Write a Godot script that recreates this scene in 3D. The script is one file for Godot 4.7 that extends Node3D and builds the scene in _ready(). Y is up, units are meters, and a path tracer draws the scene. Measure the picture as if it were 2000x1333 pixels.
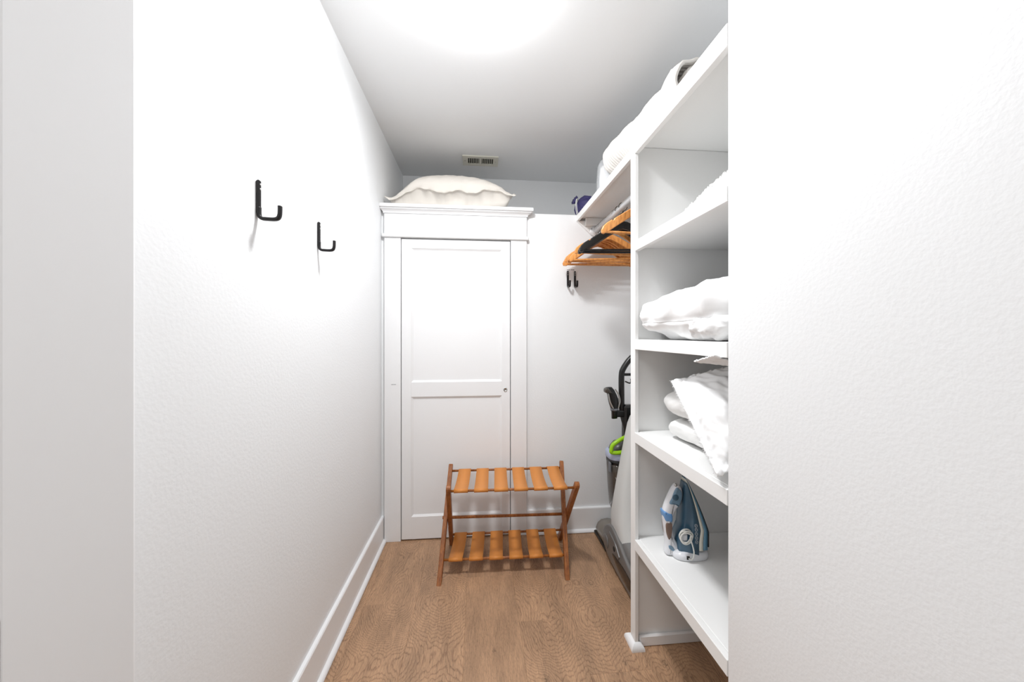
extends Node3D

var names := {}
var M := {}
var rng := RandomNumberGenerator.new()

# ------------------------------------------------------------------ naming helpers
func V(x: float, y: float, d: float) -> Vector3:      # room coordinates: right, up, depth into the closet
	return Vector3(x, y, -d)

func numbered(n: String) -> String:
	if not names.has(n):
		names[n] = 0
		return n
	names[n] += 1
	return "%s_%03d" % [n, names[n]]

func tag(o, label: String, category: String, group := "", kind := ""):
	o.set_meta("label", label)
	o.set_meta("category", category)
	if group != "":
		o.set_meta("group", group)
	if kind != "":
		o.set_meta("kind", kind)

func thing(called: String, at: Vector3, label: String, category: String, group := "", kind := "") -> Node3D:
	var o := Node3D.new()
	o.name = numbered(called)
	add_child(o)
	o.position = at
	tag(o, label, category, group, kind)
	return o

func new_st() -> SurfaceTool:
	var st := SurfaceTool.new()
	st.begin(Mesh.PRIMITIVE_TRIANGLES)
	return st

# commits a mesh given in world coordinates under parent (parents are only translated or fully transformed)
func part(called: String, st: SurfaceTool, mat: Material, parent: Node3D, label := "") -> MeshInstance3D:
	var mi := MeshInstance3D.new()
	mi.name = called
	st.generate_normals()
	mi.mesh = st.commit()
	mi.material_override = mat
	mi.cast_shadow = GeometryInstance3D.SHADOW_CASTING_SETTING_ON
	parent.add_child(mi, true)
	if label != "":
		mi.set_meta("label", label)
	return mi

func solo(called: String, at: Vector3, st: SurfaceTool, mat: Material, label: String, category: String, group := "", kind := "") -> MeshInstance3D:
	var mi := MeshInstance3D.new()
	mi.name = numbered(called)
	st.generate_normals()
	mi.mesh = st.commit()
	mi.material_override = mat
	add_child(mi)
	mi.position = at
	tag(mi, label, category, group, kind)
	return mi

# ------------------------------------------------------------------ mesh helpers
func put(st: SurfaceTool, tris: PackedVector3Array, group: int):
	# closed shells: turned outward by their signed volume
	var c := Vector3.ZERO
	for p in tris:
		c += p
	c /= maxf(1.0, tris.size())
	var vol := 0.0
	for i in range(0, tris.size(), 3):
		vol += (tris[i] - c).dot((tris[i + 1] - c).cross(tris[i + 2] - c))
	st.set_smooth_group(group)
	for i in range(0, tris.size(), 3):
		st.add_vertex(tris[i])
		if vol > 0.0:
			st.add_vertex(tris[i + 2])
			st.add_vertex(tris[i + 1])
		else:
			st.add_vertex(tris[i + 1])
			st.add_vertex(tris[i + 2])

func poly_out(st: SurfaceTool, c: Vector3, pts: Array):
	var n: Vector3 = (pts[1] - pts[0]).cross(pts[2] - pts[0])
	var m := Vector3.ZERO
	for p in pts:
		m += p
	m /= pts.size()
	var flip: bool = n.dot(m - c) > 0.0
	st.set_smooth_group(-1)
	for k in range(1, pts.size() - 1):
		st.add_vertex(pts[0])
		if flip:
			st.add_vertex(pts[k + 1])
			st.add_vertex(pts[k])
		else:
			st.add_vertex(pts[k])
			st.add_vertex(pts[k + 1])

func box(st: SurfaceTool, c: Vector3, s: Vector3, ch := 0.002, b := Basis.IDENTITY):
	var h := s * 0.5
	ch = minf(ch, minf(h.x, minf(h.y, h.z)) * 0.9)
	var pt := func(sx: float, sy: float, sz: float, ax: int) -> Vector3:
		var v := Vector3(sx * h.x, sy * h.y, sz * h.z)
		var sg := Vector3(sx, sy, sz)
		for k in 3:
			if k != ax:
				v[k] -= sg[k] * ch
		return c + b * v
	var sgn := [-1.0, 1.0]
	for ax in 3:
		for s0 in sgn:
			var q := []
			for e in [[-1, -1], [1, -1], [1, 1], [-1, 1]]:
				var sg := Vector3.ZERO
				sg[ax] = s0
				sg[(ax + 1) % 3] = e[0]
				sg[(ax + 2) % 3] = e[1]
				q.append(pt.call(sg.x, sg.y, sg.z, ax))
			poly_out(st, c, q)
	if ch <= 0.00001:
		return
	for ax in 3:
		var a2 := (ax + 1) % 3
		var a3 := (ax + 2) % 3
		for s2 in sgn:
			for s3 in sgn:
				var q := []
				for e in [[-1, 0], [1, 0], [1, 1], [-1, 1]]:
					var sg := Vector3.ZERO
					sg[ax] = e[0]
					sg[a2] = s2
					sg[a3] = s3
					q.append(pt.call(sg.x, sg.y, sg.z, a2 if e[1] == 0 else a3))
				poly_out(st, c, q)
	for sx in sgn:
		for sy in sgn:
			for sz in sgn:
				poly_out(st, c, [pt.call(sx, sy, sz, 0), pt.call(sx, sy, sz, 1), pt.call(sx, sy, sz, 2)])

# box from room-coordinate extents
func bx(st: SurfaceTool, x0: float, x1: float, y0: float, y1: float, d0: float, d1: float, ch := 0.002, o := Vector3.ZERO):
	box(st, Vector3((x0 + x1) / 2, (y0 + y1) / 2, -(d0 + d1) / 2) - o, Vector3(absf(x1 - x0), absf(y1 - y0), absf(d1 - d0)), ch)

func bar(st: SurfaceTool, a: Vector3, b: Vector3, w: float, t: float, side: Vector3, ch := 0.003):
	# square bar from a to b: w across "side", t across the third direction
	var y := (b - a).normalized()
	var x := (side - y * side.dot(y)).normalized()
	box(st, (a + b) / 2, Vector3(w, (b - a).length(), t), ch, Basis(x, y, x.cross(y)))

func loft(st: SurfaceTool, rings: Array, group := 1, capped := true):
	var t := PackedVector3Array()
	var n: int = rings[0].size()
	for i in rings.size() - 1:
		var r0: PackedVector3Array = rings[i]
		var r1: PackedVector3Array = rings[i + 1]
		for j in n:
			var k := (j + 1) % n
			t.append_array([r0[j], r0[k], r1[k], r0[j], r1[k], r1[j]])
	if capped:
		for e in [0, rings.size() - 1]:
			var r: PackedVector3Array = rings[e]
			var c := Vector3.ZERO
			for p in r:
				c += p
			c /= n
			for j in n:
				var k := (j + 1) % n
				if e == 0:
					t.append_array([c, r[k], r[j]])
				else:
					t.append_array([c, r[j], r[k]])
	put(st, t, group)

func tube(st: SurfaceTool, pts: Array, rad, sides := 8, closed := false, flat := 1.0):
	var rings := []
	var n := pts.size()
	var up := Vector3(0.31, 0.9, 0.2)
	for i in n:
		var a: Vector3 = pts[(i - 1 + n) % n] if closed else pts[maxi(i - 1, 0)]
		var b: Vector3 = pts[(i + 1) % n] if closed else pts[mini(i + 1, n - 1)]
		var t := (b - a).normalized()
		if absf(up.dot(t)) > 0.95:
			up = up + Vector3(0.5, 0.1, 0.6)
		up = (up - t * up.dot(t)).normalized()
		var w := t.cross(up)
		var r: float = rad[i] if rad is Array else rad
		var ring := PackedVector3Array()
		for j in sides:
			var g := TAU * j / sides
			ring.append(pts[i] + up * cos(g) * r * flat + w * sin(g) * r)
		rings.append(ring)
	if closed:
		rings.append(rings[0])
	loft(st, rings, 1, not closed)

func lathe(st: SurfaceTool, base: Vector3, axis: Vector3, prof: Array, sides := 24):
	# prof: [radius, height] along axis
	var y := axis.normalized()
	var x := y.cross(Vector3(0.2, 0.3, 0.93)).normalized()
	var z := x.cross(y)
	var rings := []
	for p in prof:
		var ring := PackedVector3Array()
		for j in sides:
			var g := TAU * j / sides
			ring.append(base + y * p[1] + (x * cos(g) + z * sin(g)) * maxf(p[0], 0.0002))
		rings.append(ring)
	loft(st, rings, 1)

func inset2(o: PackedVector2Array, r: float) -> PackedVector2Array:
	var n := o.size()
	var area := 0.0
	for i in n:
		area += o[i].cross(o[(i + 1) % n])
	var sg := 1.0 if area > 0.0 else -1.0
	var out := PackedVector2Array()
	for i in n:
		var e0 := (o[i] - o[(i - 1 + n) % n]).normalized()
		var e1 := (o[(i + 1) % n] - o[i]).normalized()
		var n0 := Vector2(-e0.y, e0.x) * sg
		var n1 := Vector2(-e1.y, e1.x) * sg
		var m := (n0 + n1).normalized()
		out.append(o[i] + m * r / maxf(0.5, m.dot(n0)))
	return out

# outline (x, y) thickened along z by t, with rounded rims; xf places it
func slab(st: SurfaceTool, o: PackedVector2Array, t: float, r: float, xf: Transform3D, steps := 3, group := 1):
	var rings := []
	for side in [-1.0, 1.0]:
		for k in steps + 1:
			var g := (PI / 2) * (float(k) / steps if side < 0 else 1.0 - float(k) / steps)
			var q := inset2(o, r * (1.0 - sin(g)))
			var z: float = side * (t / 2 - r + r * cos(g))
			var ring := PackedVector3Array()
			for p in q:
				ring.append(xf * Vector3(p.x, p.y, z))
			rings.append(ring)
	var tr := PackedVector3Array()
	var n := o.size()
	for i in rings.size() - 1:
		for j in n:
			var k := (j + 1) % n
			tr.append_array([rings[i][j], rings[i][k], rings[i + 1][k], rings[i][j], rings[i + 1][k], rings[i + 1][j]])
	var idx := Geometry2D.triangulate_polygon(o)
	var area := 0.0
	for i in n:
		area += o[i].cross(o[(i + 1) % n])
	for k in range(0, idx.size(), 3):
		var a := idx[k]
		var b := idx[k + 1]
		var c := idx[k + 2]
		if ((o[b] - o[a]).cross(o[c] - o[a]) > 0) != (area > 0):
			var s := b
			b = c
			c = s
		tr.append_array([rings[0][a], rings[0][c], rings[0][b]])
		var L: PackedVector3Array = rings[-1]
		tr.append_array([L[a], L[b], L[c]])
	put(st, tr, group)

# closed puffy sheet: pos(u, v, side) with u, v in -1..1 and side +1 / -1
func puff(st: SurfaceTool, pos: Callable, nu: int, nv: int):
	var t := PackedVector3Array()
	var g := [[], []]
	for s in 2:
		for i in nu + 1:
			var row := PackedVector3Array()
			for j in nv + 1:
				row.append(pos.call(-1.0 + 2.0 * i / nu, -1.0 + 2.0 * j / nv, 1.0 if s == 0 else -1.0))
			g[s].append(row)
	for i in nu:
		for j in nv:
			t.append_array([g[0][i][j], g[0][i + 1][j], g[0][i + 1][j + 1], g[0][i][j], g[0][i + 1][j + 1], g[0][i][j + 1]])
			t.append_array([g[1][i][j], g[1][i + 1][j + 1], g[1][i + 1][j], g[1][i][j], g[1][i][j + 1], g[1][i + 1][j + 1]])
	for i in nu:
		for j in [0, nv]:
			var q := [g[0][i][j], g[1][i][j], g[1][i + 1][j], g[0][i + 1][j]]
			if j == nv:
				q.reverse()
			t.append_array([q[0], q[1], q[2], q[0], q[2], q[3]])
	for j in nv:
		for i in [0, nu]:
			var q := [g[0][i][j], g[0][i][j + 1], g[1][i][j + 1], g[1][i][j]]
			if i == nu:
				q.reverse()
			t.append_array([q[0], q[1], q[2], q[0], q[2], q[3]])
	put(st, t, 1)

func spline(p: Array, n: int) -> Array:
	var out := []
	for i in p.size() - 1:
		var a = p[maxi(i - 1, 0)]
		var b = p[i]
		var c = p[i + 1]
		var d = p[mini(i + 2, p.size() - 1)]
		for k in n:
			var t := float(k) / n
			out.append(0.5 * ((2.0 * b) + (c - a) * t + (2.0 * a - 5.0 * b + 4.0 * c - d) * t * t + (3.0 * b - a - 3.0 * c + d) * t * t * t))
	out.append(p[-1])
	return out

func smooth2(p: Array, n: int) -> PackedVector2Array:    # closed smooth outline
	var out := PackedVector2Array()
	var m := p.size()
	for i in m:
		var a: Vector2 = p[(i - 1 + m) % m]
		var b: Vector2 = p[i]
		var c: Vector2 = p[(i + 1) % m]
		var d: Vector2 = p[(i + 2) % m]
		for k in n:
			var t := float(k) / n
			out.append(0.5 * ((2.0 * b) + (c - a) * t + (2.0 * a - 5.0 * b + 4.0 * c - d) * t * t + (3.0 * b - a - 3.0 * c + d) * t * t * t))
	return out

func ellipse_ring(c: Vector3, ax: Vector3, ay: Vector3, p := 2.0, n := 32) -> PackedVector3Array:
	var r := PackedVector3Array()
	for j in n:
		var g := TAU * j / n
		var cx := cos(g)
		var sy := sin(g)
		r.append(c + ax * signf(cx) * pow(absf(cx), 2.0 / p) + ay * signf(sy) * pow(absf(sy), 2.0 / p))
	return r

# ------------------------------------------------------------------ materials
func noise(sd: int, f: float, oct := 3, type := FastNoiseLite.TYPE_SIMPLEX_SMOOTH) -> FastNoiseLite:
	var n := FastNoiseLite.new()
	n.seed = sd
	n.frequency = f
	n.noise_type = type
	n.fractal_octaves = oct
	return n

func bump_tex(sd: int, f: float, oct: int, size := 512, strength := 6.0, type := FastNoiseLite.TYPE_SIMPLEX_SMOOTH) -> NoiseTexture2D:
	var t := NoiseTexture2D.new()
	t.width = size
	t.height = size
	t.seamless = true
	t.as_normal_map = true
	t.bump_strength = strength
	t.noise = noise(sd, f, oct, type)
	return t

func mat(c: Color, rough := 0.5, metal := 0.0) -> StandardMaterial3D:
	var m := StandardMaterial3D.new()
	m.albedo_color = c
	m.roughness = rough
	m.metallic = metal
	return m

func bumped(m: StandardMaterial3D, tex: Texture2D, per_metre: float, scale: float, world := false) -> StandardMaterial3D:
	m.normal_enabled = true
	m.normal_texture = tex
	m.normal_scale = scale
	m.uv1_triplanar = true
	m.uv1_world_triplanar = world
	m.uv1_scale = Vector3.ONE * per_metre
	return m

func oak(sd: int, straight: bool) -> ImageTexture:
	var W := 256
	var H := 1536
	var im := Image.create(W, H, false, Image.FORMAT_RGB8)
	var n1 := noise(sd, 1.0, 2)
	var n2 := noise(sd + 7, 1.0, 2)
	var n3 := noise(sd + 13, 1.0, 1)
	var data := PackedByteArray()
	data.resize(W * H * 3)
	var cx := (rng.randf() - 0.5) * 0.05
	# knots: x, z, size
	var kn := []
	for k in 2:
		kn.append(Vector3((rng.randf() - 0.5) * 0.13, 0.25 + 0.7 * k + rng.randf() * 0.3, 0.010 + rng.randf() * 0.008))
	var p := 0
	for y in H:
		var z := 1.5 * y / H
		var hz := n1.get_noise_2d(z * 1.1, 3.0) * 0.30 + 0.02
		if straight:
			hz = 0.3 + n1.get_noise_2d(z * 0.8, 3.0) * 0.1
		var drift := n2.get_noise_2d(z * 2.2, 9.0) * 0.035
		for x in W:
			var px := (float(x) / W - 0.5) * 0.228
			var qx := px - cx - drift
			var pull := 0.0
			for k in kn:
				var dx: float = px - k.x
				var dz: float = (z - k.y) * 0.45
				pull += k.z * 1.3 * exp(-(dx * dx + dz * dz) / (k.z * k.z * 3.0))
			var wob := n2.get_noise_2d(px * 22.0, z * 5.0) * 0.007 + n3.get_noise_2d(px * 95.0, z * 26.0) * 0.0011
			var R: float
			if straight:
				R = qx * 1.7 + hz * 0.15
			else:
				R = sqrt(qx * qx + hz * hz)
			var f := fposmod((R + wob + pull) * (125.0 if not straight else 190.0), 1.0)
			var line := smoothstep(0.58, 0.90, f) * (1.0 - smoothstep(0.93, 1.0, f))
			var tone := n2.get_noise_2d(px * 9.0 + 40.0, z * 2.5)
			var pore := n3.get_noise_2d(px * 1500.0, z * 42.0)
			var fine := n1.get_noise_2d(px * 520.0, z * 9.0)
			var pr := smoothstep(0.30, 0.62, pore)
			var dk := 0.0
			for k in kn:
				var dx2: float = px - k.x
				var dz2: float = (z - k.y) * 0.6
				dk += exp(-(dx2 * dx2 + dz2 * dz2) / (k.z * k.z * 0.28)) * (0.55 + n2.get_noise_2d(px * 120.0, z * 90.0))
			var v := 1.0 - 0.145 * line * (0.55 if straight else 1.0) - 0.15 * pr - 0.34 * clampf(dk, 0.0, 1.0) + 0.10 * tone + 0.15 * fine
			data[p] = clampi(int(180.0 * v), 0, 255)
			data[p + 1] = clampi(int(143.5 * v - 3.0 * line), 0, 255)
			data[p + 2] = clampi(int(112.0 * v - 3.0 * line), 0, 255)
			p += 3
	im = Image.create_from_data(W, H, false, Image.FORMAT_RGB8, data)
	return ImageTexture.create_from_image(im)

func make_materials():
	var peel := bump_tex(3, 0.045, 3, 512, 5.0)
	var weave := bump_tex(5, 0.12, 2, 512, 5.0)
	var soft := bump_tex(9, 0.02, 4, 512, 6.0)
	M.wall = bumped(mat(Color(0.945, 0.95, 0.953), 0.55), peel, 3.2, 0.09, true)
	M.wall_near = bumped(mat(Color(0.945, 0.95, 0.953), 0.45), peel, 4.0, 0.10, true)
	M.ceiling = bumped(mat(Color(0.945, 0.95, 0.953), 0.75), peel, 3.2, 0.02, true)
	M.paint = mat(Color(0.955, 0.957, 0.96), 0.35)
	M.melamine = mat(Color(0.962, 0.962, 0.957), 0.45)
	M.dark = mat(Color(0.10, 0.10, 0.09), 0.9)
	M.vent = mat(Color(0.86, 0.85, 0.80), 0.45)
	M.black_metal = mat(Color(0.10, 0.09, 0.095), 0.42, 0.35)
	M.steel = mat(Color(0.74, 0.74, 0.73), 0.28, 1.0)
	M.rod = mat(Color(0.86, 0.865, 0.87), 0.3, 0.1)
	M.cream = bumped(mat(Color(0.975, 0.95, 0.915), 0.9), soft, 3.0, 0.06)
	M.white_cloth = bumped(mat(Color(0.975, 0.975, 0.975), 0.9), soft, 3.0, 0.06)
	M.terry = bumped(mat(Color(0.965, 0.962, 0.955), 1.0), weave, 7.0, 1.0)
	M.quilt = bumped(mat(Color(0.92, 0.90, 0.875), 0.95), weave, 5.0, 0.5)
	M.nub = bumped(mat(Color(0.90, 0.895, 0.88), 1.0), weave, 6.0, 1.0)
	M.walnut = wood_mat(Color(0.64, 0.39, 0.18), Color(0.50, 0.28, 0.12), 0.42)
	M.beech = wood_mat(Color(0.90, 0.63, 0.35), Color(0.80, 0.52, 0.27), 0.38)
	M.leather = bumped(mat(Color(0.83, 0.53, 0.24), 0.5), weave, 4.0, 0.25)
	M.black_plastic = mat(Color(0.055, 0.055, 0.055), 0.3)
	M.navy = bumped(mat(Color(0.24, 0.22, 0.42), 0.6), soft, 6.0, 0.5)
	M.cord = mat(Color(0.90, 0.90, 0.88), 0.7)
	M.lime = mat(Color(0.60, 0.80, 0.08), 0.3)
	M.lilac = mat(Color(0.68, 0.71, 0.80), 0.3)
	M.shell = mat(Color(0.80, 0.80, 0.79), 0.38)
	M.graphite = mat(Color(0.47, 0.465, 0.46), 0.33, 0.2)
	M.smoke = mat(Color(0.33, 0.30, 0.27, 0.78), 0.08)
	M.smoke.transparency = BaseMaterial3D.TRANSPARENCY_ALPHA
	M.brown_window = mat(Color(0.20, 0.16, 0.13), 0.12)
	M.nozzle = mat(Color(0.50, 0.475, 0.44), 0.12)
	M.iron_blue = mat(Color(0.36, 0.53, 0.63), 0.25)
	M.iron_teal = mat(Color(0.13, 0.31, 0.41), 0.12)
	M.iron_teal.clearcoat_enabled = true
	M.iron_pale = mat(Color(0.46, 0.58, 0.67), 0.2)
	M.iron_button = mat(Color(0.42, 0.61, 0.82), 0.25)
	M.iron_white = mat(Color(0.90, 0.905, 0.92), 0.22)
	M.iron_brown = mat(Color(0.47, 0.38, 0.33), 0.45)
	M.clear = mat(Color(0.93, 0.94, 0.95, 0.35), 0.1)
	M.clear.transparency = BaseMaterial3D.TRANSPARENCY_ALPHA
	M.latch = mat(Color(0.42, 0.43, 0.45), 0.4)
	M.taupe = bumped(mat(Color(0.55, 0.50, 0.43), 0.9), weave, 6.0, 0.8)
	M.ink = mat(Color(0.25, 0.25, 0.26), 0.7)
	M.glow = mat(Color(1, 1, 1), 0.5)
	M.glow.emission_enabled = true
	M.glow.emission = Color(1.0, 0.985, 0.96)
	M.glow.emission_energy_multiplier = 0.8
	M.planks = []
	for k in 5:
		var m := mat(Color(1, 1, 1), 0.42)
		m.albedo_texture = oak(20 + k * 5, k == 4)
		M.planks.append(m)

func wood_mat(a: Color, b: Color, rough: float) -> StandardMaterial3D:
	var t := NoiseTexture2D.new()
	t.width = 256
	t.height = 256
	t.seamless = true
	t.noise = noise(31, 0.03, 4)
	var g := Gradient.new()
	g.set_color(0, b)
	g.set_color(1, a)
	g.set_offset(0, 0.25)
	g.set_offset(1, 0.6)
	t.color_ramp = g
	var m := mat(Color(1, 1, 1), rough)
	m.albedo_texture = t
	m.uv1_triplanar = true
	m.uv1_scale = Vector3(9.0, 2.0, 9.0)
	return m

# ------------------------------------------------------------------ scene
func _ready():
	rng.seed = 11
	# camera
	var cam := Camera3D.new()
	cam.name = "camera"
	cam.projection = Camera3D.PROJECTION_FRUSTUM
	cam.near = 0.05
	cam.far = 50.0
	var F := 700.0
	cam.size = 1333.0 / F * cam.near
	cam.frustum_offset = Vector2(0.0, -11.5 / F * cam.near)
	cam.position = Vector3(0, 1.22, 0)
	cam.rotation.y = -atan(65.0 / F)
	add_child(cam)
	cam.current = true
	# environment
	var we := WorldEnvironment.new()
	we.name = "environment"
	var env := Environment.new()
	env.background_mode = Environment.BG_COLOR
	env.background_color = Color(0.02, 0.02, 0.02)
	env.tonemap_mode = Environment.TONE_MAPPER_LINEAR
	env.tonemap_exposure = 1.75
	env.sdfgi_enabled = true
	env.ssao_enabled = true
	env.ssil_enabled = true
	we.environment = env
	add_child(we)
	make_materials()
	lights()
	shell()
	cupboard()
	door_leaf()
	shelves()
	ceiling_vent()
	hangers()
	rack()
	cleaner()
	iron()
	textiles()
	hooks()
	stickers()

const LAMP_COLOR := Color(0.985, 0.99, 0.998)
const GLOBE := 0.105
const LAMP := 1.02
const HALL := 0.66

func lights():
	var t := thing("ceiling_lamp", V(0, 2.43, 1.22), "round white flush ceiling lamp, its far rim just at the top edge of the photo", "lamp")
	var st := new_st()
	lathe(st, Vector3.ZERO, Vector3.DOWN, [[0.120, -0.004], [0.134, 0.0], [0.134, 0.003], [0.120, 0.004]], 48)
	part("lamp_rim", st, M.paint, t)
	st = new_st()
	lathe(st, Vector3.ZERO, Vector3.DOWN, [[0.137, -0.003], [0.137, 0.004], [0.135, 0.030], [0.125, 0.048], [0.105, 0.060], [0.07, 0.068], [0.03, 0.071], [0.0, 0.071]], 48)
	part("diffuser", st, M.glow, t, "glowing white diffuser")
	var l := AreaLight3D.new()
	l.name = "ceiling_lamp_light"
	l.position = V(0, 2.352, 1.22)
	l.rotation.x = -PI / 2
	l.area_size = Vector2(0.18, 0.18)
	l.light_color = LAMP_COLOR
	l.light_energy = LAMP
	l.area_range = 12.0
	l.shadow_enabled = true
	add_child(l)
	var g := OmniLight3D.new()          # what the domed diffuser sends sideways and up to the ceiling
	g.name = "ceiling_lamp_glow"
	g.position = V(0, 2.366, 1.22)
	g.light_color = LAMP_COLOR
	g.light_energy = GLOBE
	g.light_size = 0.04
	g.omni_range = 12.0
	g.omni_attenuation = 2.0
	g.shadow_enabled = true
	add_child(g)
	# lamp of the hall behind the camera
	t = thing("hall_ceiling_panel_lamp", V(-0.45, 2.43, -0.75), "square white ceiling panel lamp in the hall outside the closet", "lamp")
	st = new_st()
	box(st, Vector3(0, -0.012, 0), Vector3(0.64, 0.024, 0.64), 0.003)
	part("lamp_rim", st, M.paint, t)
	st = new_st()
	box(st, Vector3(0, -0.022, 0), Vector3(0.58, 0.012, 0.58), 0.002)
	part("diffuser", st, M.glow, t, "glowing square diffuser")
	var a := AreaLight3D.new()
	a.name = "hall_lamp_light"
	a.position = V(-0.45, 2.395, -0.75)
	a.rotation.x = -PI / 2
	a.area_size = Vector2(0.58, 0.58)
	a.light_color = Color(0.985, 0.992, 1.0)
	a.light_energy = HALL
	a.area_range = 12.0
	a.shadow_enabled = true
	add_child(a)

func wall(called: String, x0, x1, y0, y1, d0, d1, m, label: String):
	var o := Vector3((x0 + x1) / 2, y0, -(d0 + d1) / 2)
	var st := new_st()
	bx(st, x0, x1, y0, y1, d0, d1, 0.0, o)
	return solo(called, o, st, m, label, "floor" if called == "floor" else ("ceiling" if called == "ceiling" else "wall"), "", "structure")

func baseboard(called: String, axis: String, fixed: float, sgn: float, a: float, b: float, label: String, h := 0.149):
	# axis "d": runs in depth at x = fixed, face towards sgn; axis "x": runs along x at depth fixed
	var mid := (a + b) / 2
	var o: Vector3 = V(fixed, 0, mid) if axis == "d" else V(mid, 0, fixed)
	var t := thing(called, o, label, "baseboard", "", "structure")
	var prof := PackedVector2Array([Vector2(0, 0), Vector2(0.015, 0), Vector2(0.015, h - 0.005), Vector2(0.012, h), Vector2(0, h)])
	var shoe := PackedVector2Array([Vector2(0.015, 0)])
	for k in 7:
		var g := (PI / 2) * k / 6
		shoe.append(Vector2(0.015 + 0.016 * cos(g), 0.003 + 0.016 * sin(g)))
	shoe.append(Vector2(0.0151, 0.019))
	for item in [["board", prof], ["shoe_moulding", shoe]]:
		var st := new_st()
		var rings := []
		for e in [a, b]:
			var r := PackedVector3Array()
			for p in item[1]:
				var q: Vector3 = V(fixed + sgn * p.x, p.y, e) if axis == "d" else V(e, p.y, fixed + sgn * p.x)
				r.append(q - o)
			rings.append(r)
		loft(st, rings, -1)
		part(item[0], st, M.paint, t)

const XL := -0.572
const CEIL := 2.43
const BACK := 2.78
const KNEE := 2.185
const XR := 1.03
const XS := 0.605

func shell():
	# floor with planks
	var fl := thing("floor", V(-0.3, 0, 0.5), "brown oak plank floor with cathedral grain", "floor", "", "structure")
	var st := new_st()
	bx(st, -1.75, 1.1, -0.12, -0.016, -1.75, 2.85, 0.0, fl.position)
	part("subfloor", st, M.dark, fl)
	var cols := [-1.653, -1.425, -1.197, -0.969, -0.741, -0.513, -0.285, -0.057, 0.171, 0.399, 0.627, 0.855]
	var cuts := {4: [-1.7, -0.5, 0.62, 2.0, 2.75], 9: [-1.7, -0.2, 1.255, 2.7], 10: [-1.7, -0.6, 0.75, 2.1, 2.75], 8: [-1.7, -0.9, 0.55, 2.05, 2.75], 7: [-1.7, -0.75, 0.7, 2.0, 2.75], 6: [-1.7, -0.4, 0.9, 2.16, 2.75], 5: [-1.7, -0.6, 0.8, 2.14, 2.75], 11: [-1.7, 0.0, 1.4, 2.75]}
	var kinds := {5: 0, 6: 1, 7: 4, 8: 2, 9: 3, 10: 0, 11: 1}
	for i in cols.size():
		var x0: float = cols[i]
		var x1 := minf(x0 + 0.228, 1.08)
		var cc: Array = cuts.get(i, [-1.7, -0.5, 0.62])
		for k in cc.size() - 1:
			plank(fl, x0, x1, cc[k], cc[k + 1], M.planks[kinds.get(i, i % 4)], rng.randf() * 0.3 + 0.07 * k)
	wall("ceiling", -1.75, 1.1, CEIL, CEIL + 0.1, -1.75, 2.88, M.ceiling, "smooth white ceiling of the closet")
	wall("wall_left", XL - 0.1, XL, 0, CEIL, 0.6, 2.88, M.wall, "white wall on the left carrying two black hooks")
	wall("wall_back", XL - 0.1, 1.1, 0, CEIL, BACK, BACK + 0.1, M.wall, "strip of white rear wall above the ledge under the ceiling")
	wall("wall_right", XS, 1.1, 0, CEIL, -1.75, 0.82, M.wall_near, "bright orange-peel textured white wall filling the right edge of the view")
	wall("wall_right_rear", XR, 1.1, 0, CEIL, 0.82, BACK, M.wall, "white side wall behind the shelves and hangers")
	wall("wall_front", -1.75, XL - 0.1, 0, CEIL, 0.6, 0.7, M.wall, "hall side of the closet wall behind the open door")
	wall("wall_hall_left", -1.85, -1.75, 0, CEIL, -1.75, 0.7, M.wall, "left wall of the hall outside the closet")
	wall("wall_hall_rear", -1.85, 1.1, 0, CEIL, -1.85, -1.75, M.wall, "rear wall of the hall behind the viewer")
	# low wall in front of the ledge, with the cupboard opening
	var o := V(0.2, 0, 2.4)
	st = new_st()
	bx(st, XL, -0.459, 0, 1.968, KNEE, KNEE + 0.09, 0.0, o)
	bx(st, 0.194, XR, 0, 1.968, KNEE, KNEE + 0.09, 0.0, o)
	bx(st, -0.459, 0.194, 1.795, 1.968, KNEE, KNEE + 0.09, 0.0, o)
	bx(st, XL, XR, 1.90, 1.968, KNEE + 0.09, BACK, 0.0, o)
	solo("wall_lower_back", o, st, M.wall, "low white wall with ledge around the small cupboard door", "wall", "", "structure")
	baseboard("baseboard_left", "d", XL, 1.0, 0.62, KNEE, "tall white baseboard with quarter-round along the left wall")
	baseboard("baseboard_back", "x", KNEE, -1.0, 0.2915, XR, "white baseboard on the low back wall right of the cupboard")

func plank(fl: Node3D, x0: float, x1: float, d0: float, d1: float, m: Material, off: float):
	var st := new_st()
	var ch := 0.0005
	var g := 0.0001
	x0 += g
	x1 -= g
	d0 += g
	d1 -= g
	var o := fl.position
	var top := [V(x0 + ch, 0, d0 + ch), V(x1 - ch, 0, d0 + ch), V(x1 - ch, 0, d1 - ch), V(x0 + ch, 0, d1 - ch)]
	var mid := [V(x0, -ch, d0), V(x1, -ch, d0), V(x1, -ch, d1), V(x0, -ch, d1)]
	var low := [V(x0, -0.015, d0), V(x1, -0.015, d0), V(x1, -0.015, d1), V(x0, -0.015, d1)]
	var c := V((x0 + x1) / 2, -0.008, (d0 + d1) / 2)
	var faces := [top]
	for k in 4:
		var j := (k + 1) % 4
		faces.append([mid[k], mid[j], top[j], top[k]])
		faces.append([low[k], low[j], mid[j], mid[k]])
	st.set_smooth_group(-1)
	for f in faces:
		var n: Vector3 = (f[1] - f[0]).cross(f[2] - f[0])
		var mm: Vector3 = (f[0] + f[1] + f[2] + f[3]) / 4.0
		var seq := [0, 1, 2, 0, 2, 3] if n.dot(mm - c) < 0 else [0, 2, 1, 0, 3, 2]
		for s in seq:
			var p: Vector3 = f[s]
			st.set_uv(Vector2((p.x - x0) / 0.228, (-p.z - d0) / 1.5 + off))
			st.add_vertex(p - o)
	part("plank", st, m, fl)

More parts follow.
